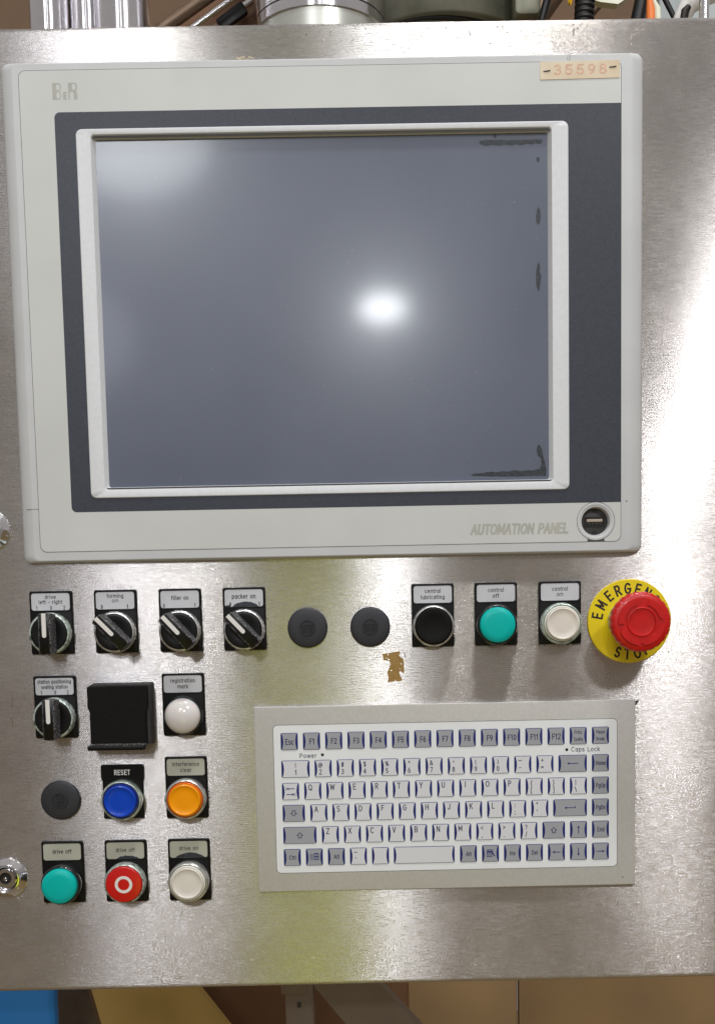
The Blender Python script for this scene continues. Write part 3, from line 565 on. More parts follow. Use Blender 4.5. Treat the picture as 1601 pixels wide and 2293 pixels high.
# ------------------------------------------------------------------ switches and buttons
def legend_plate(t, top=22.0 + 7.7, w=30.4, d=45.0):
    """black holder plate; origin of the thing is the mounting hole"""
    z1 = 7.6 + d / 2 if d > 41 else 24.3
    z0 = z1 - d
    b = MB(); o = lambda i, h: L3(rr2(-w / 2 + i, w / 2 - i, z0 + i, z1 - i, 1.4, 4), h)
    b.loops([o(0, 0.0), o(0, 1.6), o(.25, 2.1), o(.8, 2.3)], False, True)
    p = obj('legend_plate', b, BLACK, t)
    # raised rim around the card slot
    b = MB(); b.poly(rr2(-w / 2 + .6, w / 2 - .6, z1 - 14.6, z1 - .6, 1.6, 4), 2.3, 2.75, [rr2(-w / 2 + 1.4, w / 2 - 1.4, z1 - 13.9, z1 - 1.4, 1.9, 4)])
    obj('card_rim', b, BLACK, p)
    # crumbs of dirt caught along the edge of the plate
    b = MB(); rr_ = random.Random(int(abs(t.location.x * 1000) + abs(t.location.z * 3000)))
    for i in range(26):
        side = rr_.random()
        if side < .55: x, z = w / 2 + rr_.uniform(-.3, .5), z0 + abs(rr_.gauss(0, 11))
        else: x, z = rr_.uniform(-w / 2, w / 2), z0 + rr_.uniform(-.6, .2)
        if z > z1 - 4: continue
        a = rr_.uniform(0, 6.28); L = rr_.uniform(.4, 1.5)
        b.tube([(x, .3, z), (x + L * .5 * math.cos(a), .6, z + L * .5 * math.sin(a)), (x + L * math.cos(a), .3, z + L * math.sin(a + .5))], rr_.uniform(.08, .2), 4)
    o_ = obj('dirt_fringe', b, DIRT, p); o_['kind'] = 'stuff'
    return p, z1
def card(p, z1, lines, m=CARD, ink=GREYINK, w=30.4, rows=None, bold=0.165, sizes=None, widths=None, digits=None, dbold=0.165):
    c = obj('label_card', MB().poly(rr2(-w / 2 + 1.55, w / 2 - 1.55, z1 - 13.75, z1 - 1.55, 1.8, 5), 2.3, 2.5), m, p)
    for i, s in enumerate(lines):
        z = z1 - 1.55 - rows[i]
        text(p, s, sizes[i] if sizes else 3.3, ink[i] if isinstance(ink, list) else ink, 0.0 if not isinstance(s, tuple) else 0, 2.5, z, width=widths[i], bold=bold)
    if digits:
        for s, x in digits: text(p, s, 3.3, ink[-1] if isinstance(ink, list) else ink, x, 2.5, z1 - 12.0, sx=.8, bold=dbold)
    return c
def ink_smear(p, z1, w, hgt, x=0):
    o = [(x - w / 2, 0), ] + [(x - w / 2 + w * k / 10, hgt * math.sin(math.pi * k / 10) ** .7 + (random.uniform(-.25, .25))) for k in range(1, 10)] + [(x + w / 2, 0)]
    obj('ink_smear', MB().poly([(a, z1 - 13.7 + c) for a, c in wobble(o, .12, 3)], 2.5, 2.6), SMEAR, p)
def collar(t, m, h=10.5, ro=14.8, ri=12.9, teeth=0):
    n = 72; b = MB(); lp = []
    for r, hh in ((ro - .4, 2.2), (ro, 3.0), (ro, h - 2.2), (ro - .45, h - .6), (ro - 1.1, h), (ri + .2, h), (ri, h - .5), (ri, 3)):
        lp.append([((r - (.28 if teeth and hh < h - 1.5 and 2.5 < hh and i % 3 == 0 else 0)) * math.cos(2 * math.pi * i / n), hh, (r - (.28 if teeth and hh < h - 1.5 and hh > 2.5 and i % 3 == 0 else 0)) * math.sin(2 * math.pi * i / n)) for i in range(n)])
    b.loops(lp, False, False)
    return obj('collar', b, m, t, smooth=50)

def selector(x, z, ang, label, cm, **ck):
    t = thing('selector_switch', label, 'selector switch', x, 0, z, 'black selector switches with a white pointer')
    p, z1 = legend_plate(t)
    card(p, z1, **ck)
    collar(t, cm, teeth=1)
    k = obj('knob', MB().lathe([(12.9, 3), (12.9, 10.2), (12.4, 11.0), (11.6, 11.2), (8, 10.6), (4, 10.4)], 56), KNOB, t)
    # grip bar across the knob: straight flanks, ends following the knob's circle
    def bar(hw, rad, h, n=8):
        a0 = math.asin(hw / rad); pts = []
        for i in range(n + 1):
            a = math.pi / 2 - a0 + 2 * a0 * i / n; pts.append((rad * math.cos(a), h, rad * math.sin(a)))
        for i in range(n + 1):
            a = 3 * math.pi / 2 - a0 + 2 * a0 * i / n; pts.append((rad * math.cos(a), h, rad * math.sin(a)))
        return pts
    g = MB(); g.loops([bar(5.2, 14.3, 10.2), bar(4.9, 14.6, 14), bar(4.4, 14.6, 21.4), bar(3.9, 14.2, 22.4), bar(3.3, 13.8, 22.6)], False, True); g.rot(ang)
    obj('grip', g, DUSTBLACK, t, smooth=45)
    g = MB(); g.loops([bar(3.35, 13.9, 22.6), bar(3.2, 13.7, 22.72)], False, True); g.rot(ang)
    obj('grip_face', g, KNOB, t)
    g = MB(); q = [(1.45, 14.35), (-1.45, 14.35)] + [(1.45 * math.cos(R(a)), -1.2 + 1.45 * math.sin(R(a))) for a in range(180, 361, 20)]
    g.poly(q, 22.0, 22.85).rot(ang)
    obj('pointer', g, WHITE, t)
    return t

Z1_, Z2_, Z3_, Z4_ = -17.4, -78.0, -138.4, -199.2
XA, XB, XC, XD = -225.0, -179.0, -132.9, -87.2
selector(XA, Z1_, 0, 'selector switch marked drive left - right, leftmost of the top row, pointer straight up', COLLARG, lines=['drive', 'left - right'], rows=[2.6, 6.2], widths=[7.6, 16.4], digits=[('1', -10), ('0', .2), ('2', 9.6)])
selector(XB, Z1_, R(44), 'selector switch marked forming on, with black inked digits, pointer turned to the left', COLLAR, lines=['forming', 'on'], rows=[2.7, 6.4], widths=[11.6, 4.2], ink=[GREYINK, BOLDINK], sizes=[3.4, 3.3], digits=[('0', -9.6), ('1', 8.6)], dbold=.2)
selector(XC, Z1_, R(42), 'selector switch marked filler on, third from the left in the top row', COLLAR, lines=['filler on'], rows=[5.0], widths=[12.0], sizes=[3.6], digits=[('0', -11.4), ('1', 10.6)])
sw = selector(XD, Z1_, R(43), 'selector switch marked packer on, its white card smeared with black ink along the bottom', COLLAR, lines=['packer on'], rows=[4.8], widths=[16.5], sizes=[3.9], ink=BOLDINK, bold=.17, digits=[('0', -9.8), ('1', 10.8)], dbold=.22)
pl_ = [c for c in sw.children if c.name.startswith('legend_plate')][0]
ink_smear(pl_, 7.6 + 22.5, 19, 3.6, 1.0)
ink_smear(pl_, 7.6 + 22.5, 4, 1.4, -11.4)
selector(XA, Z2_, 0, 'selector switch marked station positioning sealing station, alone in the second row at far left', COLLARG, lines=['station positioning', 'sealing station'], rows=[2.6, 6.4], widths=[23.6, 18.6], sizes=[3.3, 3.2], digits=[('1', -9.6), ('0', .4), ('2', 9.4)])

def button(x, z, label, cat, cm, lines=None, capk='flat', c1=TEAL, c2=None, rows=None, widths=None, sizes=None, m=CARD, ink=GREYINK, bold=0.165, reset=False, d=45.0, ch=10.5, hcap=14, group=None, smear=None):
    t = thing('push_button' if cat != 'indicator light' else 'indicator_light', label, cat, x, 0, z, group)
    if reset:
        b = MB(); o = lambda i, h: L3(rr2(-14.6 + i, 14.6 - i, -14.4 + i, 15 - i, 1.2, 4), h)
        b.loops([o(0, 0), o(0, 1.8), o(.3, 2.3)], False, True)
        o2 = lambda i, h: L3(rr2(-15.4 + i, 15.4 - i, 13.6 + i, 25.2 - i, 1.4, 4), h)
        b.loops([o2(0, 0), o2(0, 2.4), o2(.4, 2.9)], False, True)
        p = obj('legend_plate', b, BLACK, t)
        obj('label_card', MB().poly(rr2(-13.8, 14.0, 15.2, 23.9, .4, 2), 2.9, 3.0), BLACKMAT, p)
        text(p, 'RESET', 4.4, WHITE, 0.2, 3.02, 19.6, width=11.0, bold=.17, spacing=1.5)
    else:
        p, z1 = legend_plate(t, d=d)
        card(p, z1, lines, m=m, ink=ink, rows=rows, widths=widths, sizes=sizes, bold=bold)
        if smear: ink_smear(p, z1, *smear)
    if capk == 'concave':
        collar(t, cm, ch, 14.8, 13.3)
        obj('cap', MB().lathe([(13.1, 3), (13.1, 11.2), (12.6, 12.2), (11.6, 12.4), (8, 11.6), (4, 11.0), (1, 10.9)], 56), c1, t, smooth=60)
    elif capk == 'flat':
        collar(t, cm, ch, 14.5, 12.9)
        obj('cap', MB().lathe([(12.6, 3), (12.6, hcap - 1.6), (12.3, hcap - .6), (11.7, hcap), (8, hcap + .35), (3, hcap + .5)], 56), c1, t, smooth=60)
    elif capk == 'lens':          # raised lens with a stepped rim and a recessed centre
        collar(t, cm, ch, 14.8, 13.1)
        obj('lens_rim', MB().lathe([(12.7, 3), (12.7, ch + .4), (12.4, ch + 1.0), (11.8, ch + 1.1), (11.6, ch + .3)], 56, cap1=False), c2, t, smooth=50)
        obj('cap', MB().lathe([(11.5, 4), (11.5, hcap - .8), (11.2, hcap - .1), (10.6, hcap + .1), (10.0, hcap - .3), (9.5, hcap - .6), (6, hcap - .6)], 56), c1, t, smooth=40)
    elif capk == 'dome':
        collar(t, cm, ch, 14.2, 12.9)
        pr = [(12.7, 3), (12.7, ch + 1)] + [(12.7 * math.cos(R(a)), ch + 1 + 7.5 * math.sin(R(a))) for a in range(8, 88, 8)]
        obj('dome_lens', MB().lathe(pr, 56), c1, t, smooth=80)
    elif capk == 'ring':
        collar(t, cm, ch, 14.8, 13.3)
        cp = obj('cap', MB().lathe([(13.1, 3), (13.1, hcap - .7), (12.8, hcap - .1), (12.3, hcap)], 56), c1, t, smooth=60)
        obj('stop_ring', MB().poly(circ(0, 0, 6.3, 40), hcap, hcap + .1, [circ(0, 0, 4.2, 40)]), WHITE, cp)
    return t
XE, XF, XG = 47.6, 92.8, 138.6
button(XE, Z1_, 'black push button marked central lubricating, in a bright metal ring', 'push button', COLLAR, ['central', 'lubricating'], 'concave', BLACKMAT, rows=[3.6, 8.0], widths=[10.8, 16.4], sizes=[3.5, 3.5])
button(XF, Z1_, 'green push button marked control off, in the top row', 'push button', COLLARD, ['control', 'off'], 'flat', TEAL, rows=[3.8, 7.9], widths=[10.8, 4.2], sizes=[3.5, 3.5])
button(XG, Z1_, 'white push button marked control on, beside the yellow emergency disc', 'push button', COLLARC, ['control', 'on'], 'lens', CAPW2, CAPW, rows=[3.8, 8.0], widths=[10.8, 4.0], sizes=[3.5, 3.5], hcap=14.5, ch=11)
button(XC, Z2_, 'milky white domed light marked registration mark, right of the black cover', 'indicator light', COLLARD, ['registration', 'mark'], 'dome', DOME, rows=[3.6, 7.8], widths=[17.2, 7.2], sizes=[3.5, 3.5], ch=8)
button(XB, Z3_, 'blue push button under a black plate reading RESET', 'push button', COLLARC, None, 'lens', BLUE, BLUED, reset=True, hcap=14, ch=11)
button(XC, Z3_, 'orange push button marked interference clear', 'push button', COLLAR, ['interference', 'clear'], 'lens', ORANGE, ORANGED, rows=[3.8, 8.2], widths=[19, 7.8], sizes=[3.6, 3.6], m=CARDG, bold=.15, ink=GREYINK, hcap=14, ch=11)
button(XA, Z4_, 'green push button marked drive off, bottom left corner of the button field', 'push button', COLLARD, ['drive off'], 'flat', TEAL, rows=[5.8], widths=[13.6], sizes=[3.6], m=CARDG, hcap=16.5, ch=12, d=45.6)
button(XB, Z4_, 'red push button with a white ring, marked drive off', 'push button', COLLARG, ['drive off'], 'ring', RED, rows=[5.6], widths=[13.6], sizes=[3.6], m=CARDG, bold=.14, hcap=13.0, ch=11.5, d=45.6, smear=(17, 2.4, 1.5))
button(XC, Z4_, 'white push button marked drive on, its card smudged black at the bottom', 'push button', COLLAR, ['drive on'], 'lens', CAPW2, CAPW, rows=[5.2], widths=[13.4], sizes=[3.6], m=CARDG, bold=.14, hcap=14.5, ch=12, d=45.6, smear=(22, 3.6, 1.0))

# blanking plugs
def plug(x, z, label, rot):
    t = thing('blanking_plug', label, 'blanking plug', x, 0, z, 'round dark grey blanking plugs')
    obj('disc', MB().lathe([(13.9, 0), (14.3, .8), (14.3, 2.0), (13.9, 2.8), (12.8, 3.2), (8, 3.5), (3, 3.55)], 64), PLUG, t, smooth=60)
    b = MB(); n = 40
    b.loops([[(r * math.cos(2 * math.pi * i / n), h, r * math.sin(2 * math.pi * i / n)) for i in range(n)] for r, h in ((5.8, 3.3), (5.6, 4.5), (5.2, 4.5), (5.0, 3.3))], False, False)
    for x0, x1, zc in ((-4.6, 4.6, 2.1), (-4.0, 4.0, .55), (-4.0, 4.0, -.9), (-4.6, 4.6, -2.4)):
        b.box(x0, x1, 3.3, 4.5, zc - .22, zc + .22)
    b.box(-.3, .3, 3.4, 4.4, -3.6, 3.6)
    for sx_, zc in ((-3.4, 1.3), (3.4, -1.6), (-3.4, -1.6)): b.box(sx_ - .25, sx_ + .25, 3.4, 3.75, zc - .8, zc + .8)
    b.rot(rot)
    obj('embossed_emblem', b, PLUG, t)
    return t
plug(-42.3, -17.1, 'dark grey blanking plug right of the packer switch, nearer the left', R(0))
plug(2.6, -17.2, 'dark grey blanking plug just above the brown glue patch', R(0))
plug(-224.5, -138.4, 'dark grey blanking plug left of the blue reset button', R(90))

# emergency stop
es = thing('emergency_stop_button', 'red mushroom emergency stop on a round yellow plate', 'emergency stop', 188.6, 0, -16.8)
disc = obj('yellow_plate', MB().lathe([(30.0, 0), (30.1, .6), (30.0, 1.2), (29.6, 1.6), (16, 1.6)], 96), YELLOW, es, smooth=40)
def arc_letter(ch, ang, r, flip=False, size=9.0):
    a = R(ang)
    o = text(es, ch, size, INK, r * math.sin(a), 1.62, r * math.cos(a), name='letter', bold=0.20, sx=.88)
    o.rotation_euler = (0, a if not flip else a - math.pi, 0)
for ch, a in zip('EMERGENCY', (-79.5, -59.5, -39, -20.8, -3, 15.2, 32.6, 50, 67)): arc_letter(ch, a, 23.4)
for ch, a in zip('STOP', (200.5, 183.5, 166.0, 150)): arc_letter(ch, a, 23.6, True)
obj('collar', MB().lathe([(15.6, 1.6), (15.6, 6), (15.0, 7), (14.6, 12), (14.0, 16), (11, 20), (11, 26)], 60), COLLARG, es, smooth=50)
n = 96; lp = []
for r, h, kn in ((11, 22, 0), (17.5, 22.5, 0), (20.4, 24.2, 1), (20.9, 26.5, 1), (20.9, 30.5, 1), (20.5, 32.4, 1), (19.6, 33.6, 0), (17.9, 34.2, 0), (16.6, 34.4, 0)):
    lp.append([((r - (.55 if kn and i % 4 < 1 else 0)) * math.cos(2 * math.pi * i / n), h, (r - (.55 if kn and i % 4 < 1 else 0)) * math.sin(2 * math.pi * i / n)) for i in range(n)])
b = MB().loops(lp, True, False)
prof = [(16.6, 34.4), (10.4, 34.4), (10.1, 35.2), (9.5, 35.3), (9.1, 34.3), (8.4, 34.2), (4, 34.1)]
b.lathe(prof, n)
obj('mushroom_head', b, REDHEAD, es, smooth=40, loc=(.5, 2.5, 0))
def arc_ridge(r0, r1, a0, a1, h0, h1, arrow):
    st_ = 14; o = [(r1 * math.cos(R(a0 + (a1 - a0) * i / st_)), r1 * math.sin(R(a0 + (a1 - a0) * i / st_))) for i in range(st_ + 1)]
    rm = (r0 + r1) / 2; s_ = 9 if a1 > a0 else -9
    if arrow: o += [(rm * math.cos(R(a1 + s_)), rm * math.sin(R(a1 + s_)))]
    o += [(r0 * math.cos(R(a1 + (a0 - a1) * i / st_)), r0 * math.sin(R(a1 + (a0 - a1) * i / st_))) for i in range(st_ + 1)]
    return o
for a0, a1 in ((185, 108), (72, 15), (-12, -82), (262, 205)):
    q = arc_ridge(12.2, 16.2, a0, a1, 34.3, 35.0, True)
    b = MB(); b.poly(q, 34.3, 35.7, [])
    obj('arrow_ridge', b, REDHEAD, es, loc=(.5, 2.5, 0))

# black hinged cover
cv = thing('socket_cover', 'square black plastic hinged cover between the station switch and the white domed light', 'cover', -177.6, 0, -76)
b = MB()
o1 = [(-20.9, 20.4), (21.4, 20.4), (21.4, 5.8), (20.0, 2.6), (20.0, -20.2), (-19.6, -20.2), (-19.6, 2.4), (-21.2, 5.2), (-21.2, 20.4)]
sc_ = lambda k, dx, dz: [(x * k + dx, z * k + dz) for x, z in o1]
b.loops([L3(rr2(-20.6, 22.9, -21.6, 21.9, 1.2, 3), 0), L3(rr2(-20.6, 22.2, -21.2, 21.4, 1.2, 3), 12.5)], False, True)
obj('cover_base', b, mat('cover_side_grey', (44, 42, 42), 0.6, vary=0.3, vscale=300), cv)
b = MB(); b.loops([L3(o1, 11.5), L3(o1, 15.4), L3(sc_(.985, 0, 0), 15.9)], False, True)
obj('lid', b, BLACKMAT, cv)
b = MB(); b.box(-22.2, 18.6, 9, 17.6, -25.0, -21.6, .9)
obj('lid_lip', b, BLACK, cv)
b = MB(); b.box(-20.6, 19.6, 8, 16.9, -21.9, -20.2, .5)
obj('lid_hinge', b, DUSTBLACK, cv)
obj('rubber_gasket', MB().poly(rr2(-18, 23.4, -22.2, 22.2, 1, 3), 0, 1.6), SOCKET, cv)

# quarter turn locks at the left edge
def lock(x, z, label, key):
    t = thing('panel_lock', label, 'lock', x, 0, z, 'round chromed quarter turn locks')
    n = 10
    b = MB(); lp = []
    for r, h, f in ((14.6, 0, 0), (14.6, 1.2, 0), (14.2, 1.6, 1), (10.9, 5.4, 1), (10.4, 5.6, 0), (9.9, 5.6, 0), (9.6, 4.2, 0)):
        pts = []
        for i in range(60):
            a = 2 * math.pi * i / 60; rr_ = r
            if f:
                m = (a % (2 * math.pi / n)) - math.pi / n
                rr_ = r * math.cos(math.pi / n) / math.cos(m) * (1 / math.cos(math.pi / n)) * .985
                rr_ = min(rr_, 14.6)
            pts.append((rr_ * math.cos(a), h, rr_ * math.sin(a)))
        lp.append(pts)
    b.loops(lp, False, False)
    obj('chamfered_ring', b, CHROME, t, smooth=12)
    obj('lock_core', MB().lathe([(9.7, 4.2), (8.7, 4.4), (8.4, 3.6), (7.4, 2.4), (7.2, .6)], 40), CHROME, t, smooth=25)
    b = MB(); b.poly(circ(0, 0, 6.6, 24), .7, 3.4, [circ(-.6, .3, 4.4, 20)])
    obj('core_wall', b, CHROME, t)
    obj('keyway', MB().poly(circ(-.6, .3, 4.5, 20), .6, .9), SOCKETD, t)
    obj('key_pin', MB().lathe([(1.5, .9), (1.5, 3.2), (1.0, 3.7)], 20, -1.0, -.4), CHROME, t, smooth=30)
    obj('key_wing', MB().box(2.6, 6.8, .8, 2.4, -.7, 1.2, .2), SOCKETD, t)
    return t
lock(-266.2, -195.4, 'round chromed quarter turn lock beside the green drive off button', 1)
lock(-266.4, 56.4, 'round chromed lock cut by the left picture edge beside the terminal', 1)

# ------------------------------------------------------------------ keyboard
kb = thing('membrane_keyboard', 'flat industrial keyboard with white and grey printed keys in an aluminium frame', 'keyboard', 0, 0, 0)
b = MB(); o = lambda i, h: L3(rr2(-82.6 + i, 192.8 - i, -209.3 + i, -73.4 - i, .6, 3), h)
b.loops([o(0, 0), o(0, 2.6), o(.25, 2.95), o(.5, 3.0)], False, True)
obj('aluminium_frame', b, KBFRAME, kb)
obj('membrane_seam', MB().poly(rr2(-69.25, 179.65, -195.7, -86.6, 3.3, 6), 3, 3.03), SEAM, kb)
obj('membrane', MB().poly(rr2(-68.9, 179.3, -195.35, -86.95, 3.0, 6), 3.03, 3.12), MEMB, kb)
HB = 3.12
_km = {}
def key_meshes(w, grey):
    k = (round(w, 2), grey)
    if k not in _km:
        hgt = 12.5
        b = MB(); e = lambda i, h: L3(rr2(i, w - i, -hgt + i, -i, 1.1, 3), h)
        b.loops([e(0, 0), e(.12, .30), e(.3, .36)], False, True)
        kbm = make_mesh('key', b, NAVY, 40)
        N = 10; pts = []
        top, bot, ed = -.38, -hgt + .38, .42
        cw = 1.22
        for i in range(N + 1):
            t = i / N; pts.append((ed + .35 + (cw - .1) * math.sin(math.pi * t) ** .8, bot + (top - bot) * t))
        rp_ = [(w - x, z) for x, z in pts][::-1]
        q = pts + rp_
        b = MB(); b.poly(q, .36, .42)
        kf = make_mesh('key_face', b, KEYG if grey else KEYW, 40)
        _km[k] = (kbm, kf)
    return _km[k]
def arrow_poly(kind):
    if kind == 'left': return [[(-3, 0), (-1.2, 1.1), (-1.5, .28), (3, .28), (3, -.28), (-1.5, -.28), (-1.2, -1.1)]]
    if kind == 'long': return [[(-4.1, 0), (-2.2, 1.0), (-2.5, .25), (4.1, .25), (4.1, -.25), (-2.5, -.25), (-2.2, -1.0)]]
    if kind == 'enter': return [[(-4.1, 0), (-2.2, 1.0), (-2.5, .25), (3.6, .25), (3.6, 1.3), (4.1, 1.3), (4.1, -.25), (-2.5, -.25), (-2.2, -1.0)]]
def rotp(p, a): c, s_ = math.cos(a), math.sin(a); return [(x * c - z * s_, x * s_ + z * c) for x, z in p]
def hollow(parent, up, x, z, h):
    o_ = [(0, 2.3), (2.6, -.2), (1.3, -.2), (1.3, -2.2), (-1.3, -2.2), (-1.3, -.2), (-2.6, -.2)]
    i_ = [(0, 1.6), (1.6, .25), (.75, .25), (.75, -1.7), (-.75, -1.7), (-.75, .25), (-1.6, .25)]
    if not up: o_ = [(a, -c) for a, c in o_]; i_ = [(a, -c) for a, c in i_]
    obj('legend', MB().poly([(x + a, z + c) for a, c in o_], h, h + .03, [[(x + a, z + c) for a, c in i_]]), LEGINK, parent)
def legend(k, w, s):
    h = .43; cx, cz = w / 2, -6.25
    A = lambda q: obj('legend', MB().poly([(cx + x, cz + z) for x, z in q], h, h + .03), NAVY, k)
    if s in ('', None): return
    if s == '<-': A(arrow_poly('left')[0]); return
    if s == '->': A(rotp(arrow_poly('left')[0], math.pi)); return
    if s == 'UP': A(rotp(arrow_poly('left')[0], -math.pi / 2)); return
    if s == 'DN': A(rotp(arrow_poly('left')[0], math.pi / 2)); return
    if s == 'BS': A(arrow_poly('long')[0]); return
    if s == 'EN': A(arrow_poly('enter')[0]); return
    if s == 'SH': hollow(k, True, cx, cz, h); return
    if s == 'CP': hollow(k, False, cx, cz, h); return
    if s == 'TAB':
        b = MB()
        b.poly([(cx + x, cz + 2.0 + z) for x, z in arrow_poly('left')[0]], h, h + .03)
        b.box(cx - 3.4, cx - 3.05, h, h + .03, cz + .7, cz + 3.3)
        b.poly([(cx - x, cz - 2.2 + z) for x, z in arrow_poly('left')[0]], h, h + .03)
        b.box(cx + 3.05, cx + 3.4, h, h + .03, cz - 3.5, cz - .9)
        obj('legend', b, NAVY, k); return
    if s == 'WIN':
        b = MB()
        for i in range(6): b.box(cx - 3.2, cx - .6, h, h + .03, cz - 2.2 + i * .85, cz - 1.9 + i * .85)
        b.poly(rr2(cx - .2, cx + 3.3, cz - 2.2, cz + 2.9, .3, 2), h, h + .03, [rr2(cx + .3, cx + 1.3, cz + .6, cz + 2.2, .2, 2), rr2(cx + 1.8, cx + 2.8, cz + .6, cz + 2.2, .2, 2), rr2(cx + .3, cx + 1.3, cz - 1.7, cz - .1, .2, 2), rr2(cx + 1.8, cx + 2.8, cz - 1.7, cz - .1, .2, 2)])
        obj('legend', b, NAVY, k); return
    if s == 'MENU':
        b = MB(); b.box(cx - 2.8, cx + 1.8, h, h + .03, cz + 2.3, cz + 2.9); b.box(cx - 2.8, cx + 1.8, h, h + .03, cz + 1.0, cz + 1.9)
        b.poly(rr2(cx - 2.8, cx + 1.2, cz - 2.6, cz + .8, .2, 2), h, h + .03, [rr2(cx - 2.4, cx + .8, cz - 2.2, cz + .4, .2, 2)])
        for i in range(3): b.box(cx - 2.3, cx + .6, h, h + .03, cz - 1.9 + i * .8, cz - 1.6 + i * .8)
        b.poly([(cx + .9, cz + 1.0), (cx + 2.4, cz + .6), (cx + 2.0, cz + .1), (cx + 3.4, cz - 1.9), (cx + 2.7, cz - 2.3), (cx + 1.4, cz - .4), (cx + .8, cz - .8)], h, h + .04)
        obj('legend', b, NAVY, k); return
    if isinstance(s, tuple):
        if s[0] == 'c2':      # two small centred words
            text(k, s[1], 2.9, LEGINK, cx, h, cz + 2.6, name='legend', sx=.86); text(k, s[2], 2.9, LEGINK, cx, h, cz - 2.4, name='legend', sx=.86); return
        x = cx if w > 14 else 4.2
        dz = -.4 if s[1] in '.,' else 0
        text(k, s[0], 4.3 if s[0] != '*' else 5, LEGINK, x, h, cz + 2.6, name='legend')
        text(k, s[1], 4.5, LEGINK, x, h, cz - 2.5 + dz, name='legend'); return
    if len(s) == 1: text(k, s, 5.1, LEGINK, 4.4, h, cz + 2.7, name='legend', sx=.92); return
    size = 5.0 if s[0] == 'F' or s == 'Esc' else 3.9
    text(k, s, size, LEGINK, cx + .2, h, cz + (-.2 if size > 4 else 0), name='legend', sx=.88 if len(s) < 4 else .8)
def key(x, z, w, s, grey):
    a, f = key_meshes(w, grey)
    k = obj('key', a, None, kb, (x, HB, z))
    obj('key_face', f, None, k)
    legend(k, w, s)
P_ = 16.06; X_ = -63.7
zr = [-92.5, -112.6, -129.0, -145.1, -161.4, -177.7]
for i, s in enumerate(['Esc'] + ['F%d' % j for j in range(1, 13)] + [('c2', 'PrtSc', 'SysRq'), ('c2', 'Pause', 'Break')]): key(X_ + i * P_, zr[0], 12.4, s, True)
key(X_, zr[1], 20.4, ('!', '1'), False)
for i, s in enumerate([('@', '2'), ('#', '3'), ('$', '4'), ('%', '5'), ('^', '6'), ('&', '7'), ('\u2022', '8'), ('(', '9'), (')', '0'), ('\u2014', '-'), ('+', '=')]): key(-39.7 + i * P_, zr[1], 12.4, s, False)
key(136.9, zr[1], 20.6, 'BS', True); key(161.1, zr[1], 12.4, 'Home', True)
key(X_, zr[2], 12.4, 'TAB', False)
for i, s in enumerate(list('QWERTYUIOP') + [('{', '['), ('}', ']'), ('\u00a6', '\\')]): key(-47.6 + i * P_, zr[2], 12.4, s, False)
key(161.1, zr[2], 12.4, 'PgUp', True)
key(X_, zr[3], 16.2, 'CP', True)
for i, s in enumerate(list('ASDFGHJKL') + [(':', ';'), ('"', "'")]): key(-43.6 + i * P_, zr[3], 12.4, s, False)
key(132.9, zr[3], 24.6, 'EN', True); key(161.1, zr[3], 12.4, 'PgDn', True)
key(X_, zr[4], 24.2, 'SH', True)
for i, s in enumerate(list('ZXCVBNM') + [('<', ','), ('>', '.'), ('?', '/')]): key(-35.6 + i * P_, zr[4], 12.4, s, False)
key(125.0, zr[4], 16.5, 'SH', True); key(145.1, zr[4], 12.4, 'UP', True); key(161.1, zr[4], 12.4, 'End', True)
for i, (s, g) in enumerate([('Ctrl', True), ('WIN', True), ('Alt', True), (('~', '`'), False), ('', False)]): key(X_ + i * P_, zr[5], 12.4, s, g)
key(16.4, zr[5], 44.4, '', False)
for i, s in enumerate(['Alt', 'MENU', 'Ins', 'Del', '<-', 'DN', '->']): key(64.7 + i * P_, zr[5], 12.4, s, True)
obj('status_lamp', MB().lathe([(1.15, HB), (1.1, HB + .06)], 16, -33.8, -108.9), SOCKETD, kb)
obj('status_lamp', MB().lathe([(1.15, HB), (1.1, HB + .06)], 16, 143.0, -108.8), SOCKETD, kb)
text(kb, 'Power', 3.9, LEGINK, -44.1, HB, -109.3, width=11.8)
text(kb, 'Caps Lock', 4.0, LEGINK, 156.6, HB, -108.6, width=20.4)
obj('dark_speck', MB().lathe([(.5, 3.0), (.4, 3.1)], 8, 183.6, -203.6), SCRATCH, kb)

kf_ = thing('dried_fibre', 'little brown dried fibre at the top right corner of the keyboard', 'fibre', 193.4, 1, -75)
b = MB()
for i in range(9):
    b.tube([(0, .2, random.uniform(-2, 1)), (random.uniform(.3, 1.6), 1, random.uniform(-1.5, 1.5)), (random.uniform(0, 2.4), .6, random.uniform(-1, 2))], .22, 5)
obj('fibre_tuft', b, DIRT, kf_)
# ------------------------------------------------------------------ behind and above the panel
def bx(x0, x1, y0, y1, z0, z1, bev=2): return MB().box(x0, x1, -y1, -y0, z0, z1, bev)
wall = bpy.data.objects.new('wall', make_mesh('wall', MB().box(-3200, 3200, -2450, -2400, -1000, 3600), WALL)); col.objects.link(wall)
wall['kind'] = 'structure'; wall['label'] = 'plain brown painted wall far behind the machine'
floor = bpy.data.objects.new('floor', make_mesh('floor', MB().box(-4000, 4000, -2600, 5000, -1300, -1250), FLOORM)); col.objects.link(floor)
floor['kind'] = 'structure'

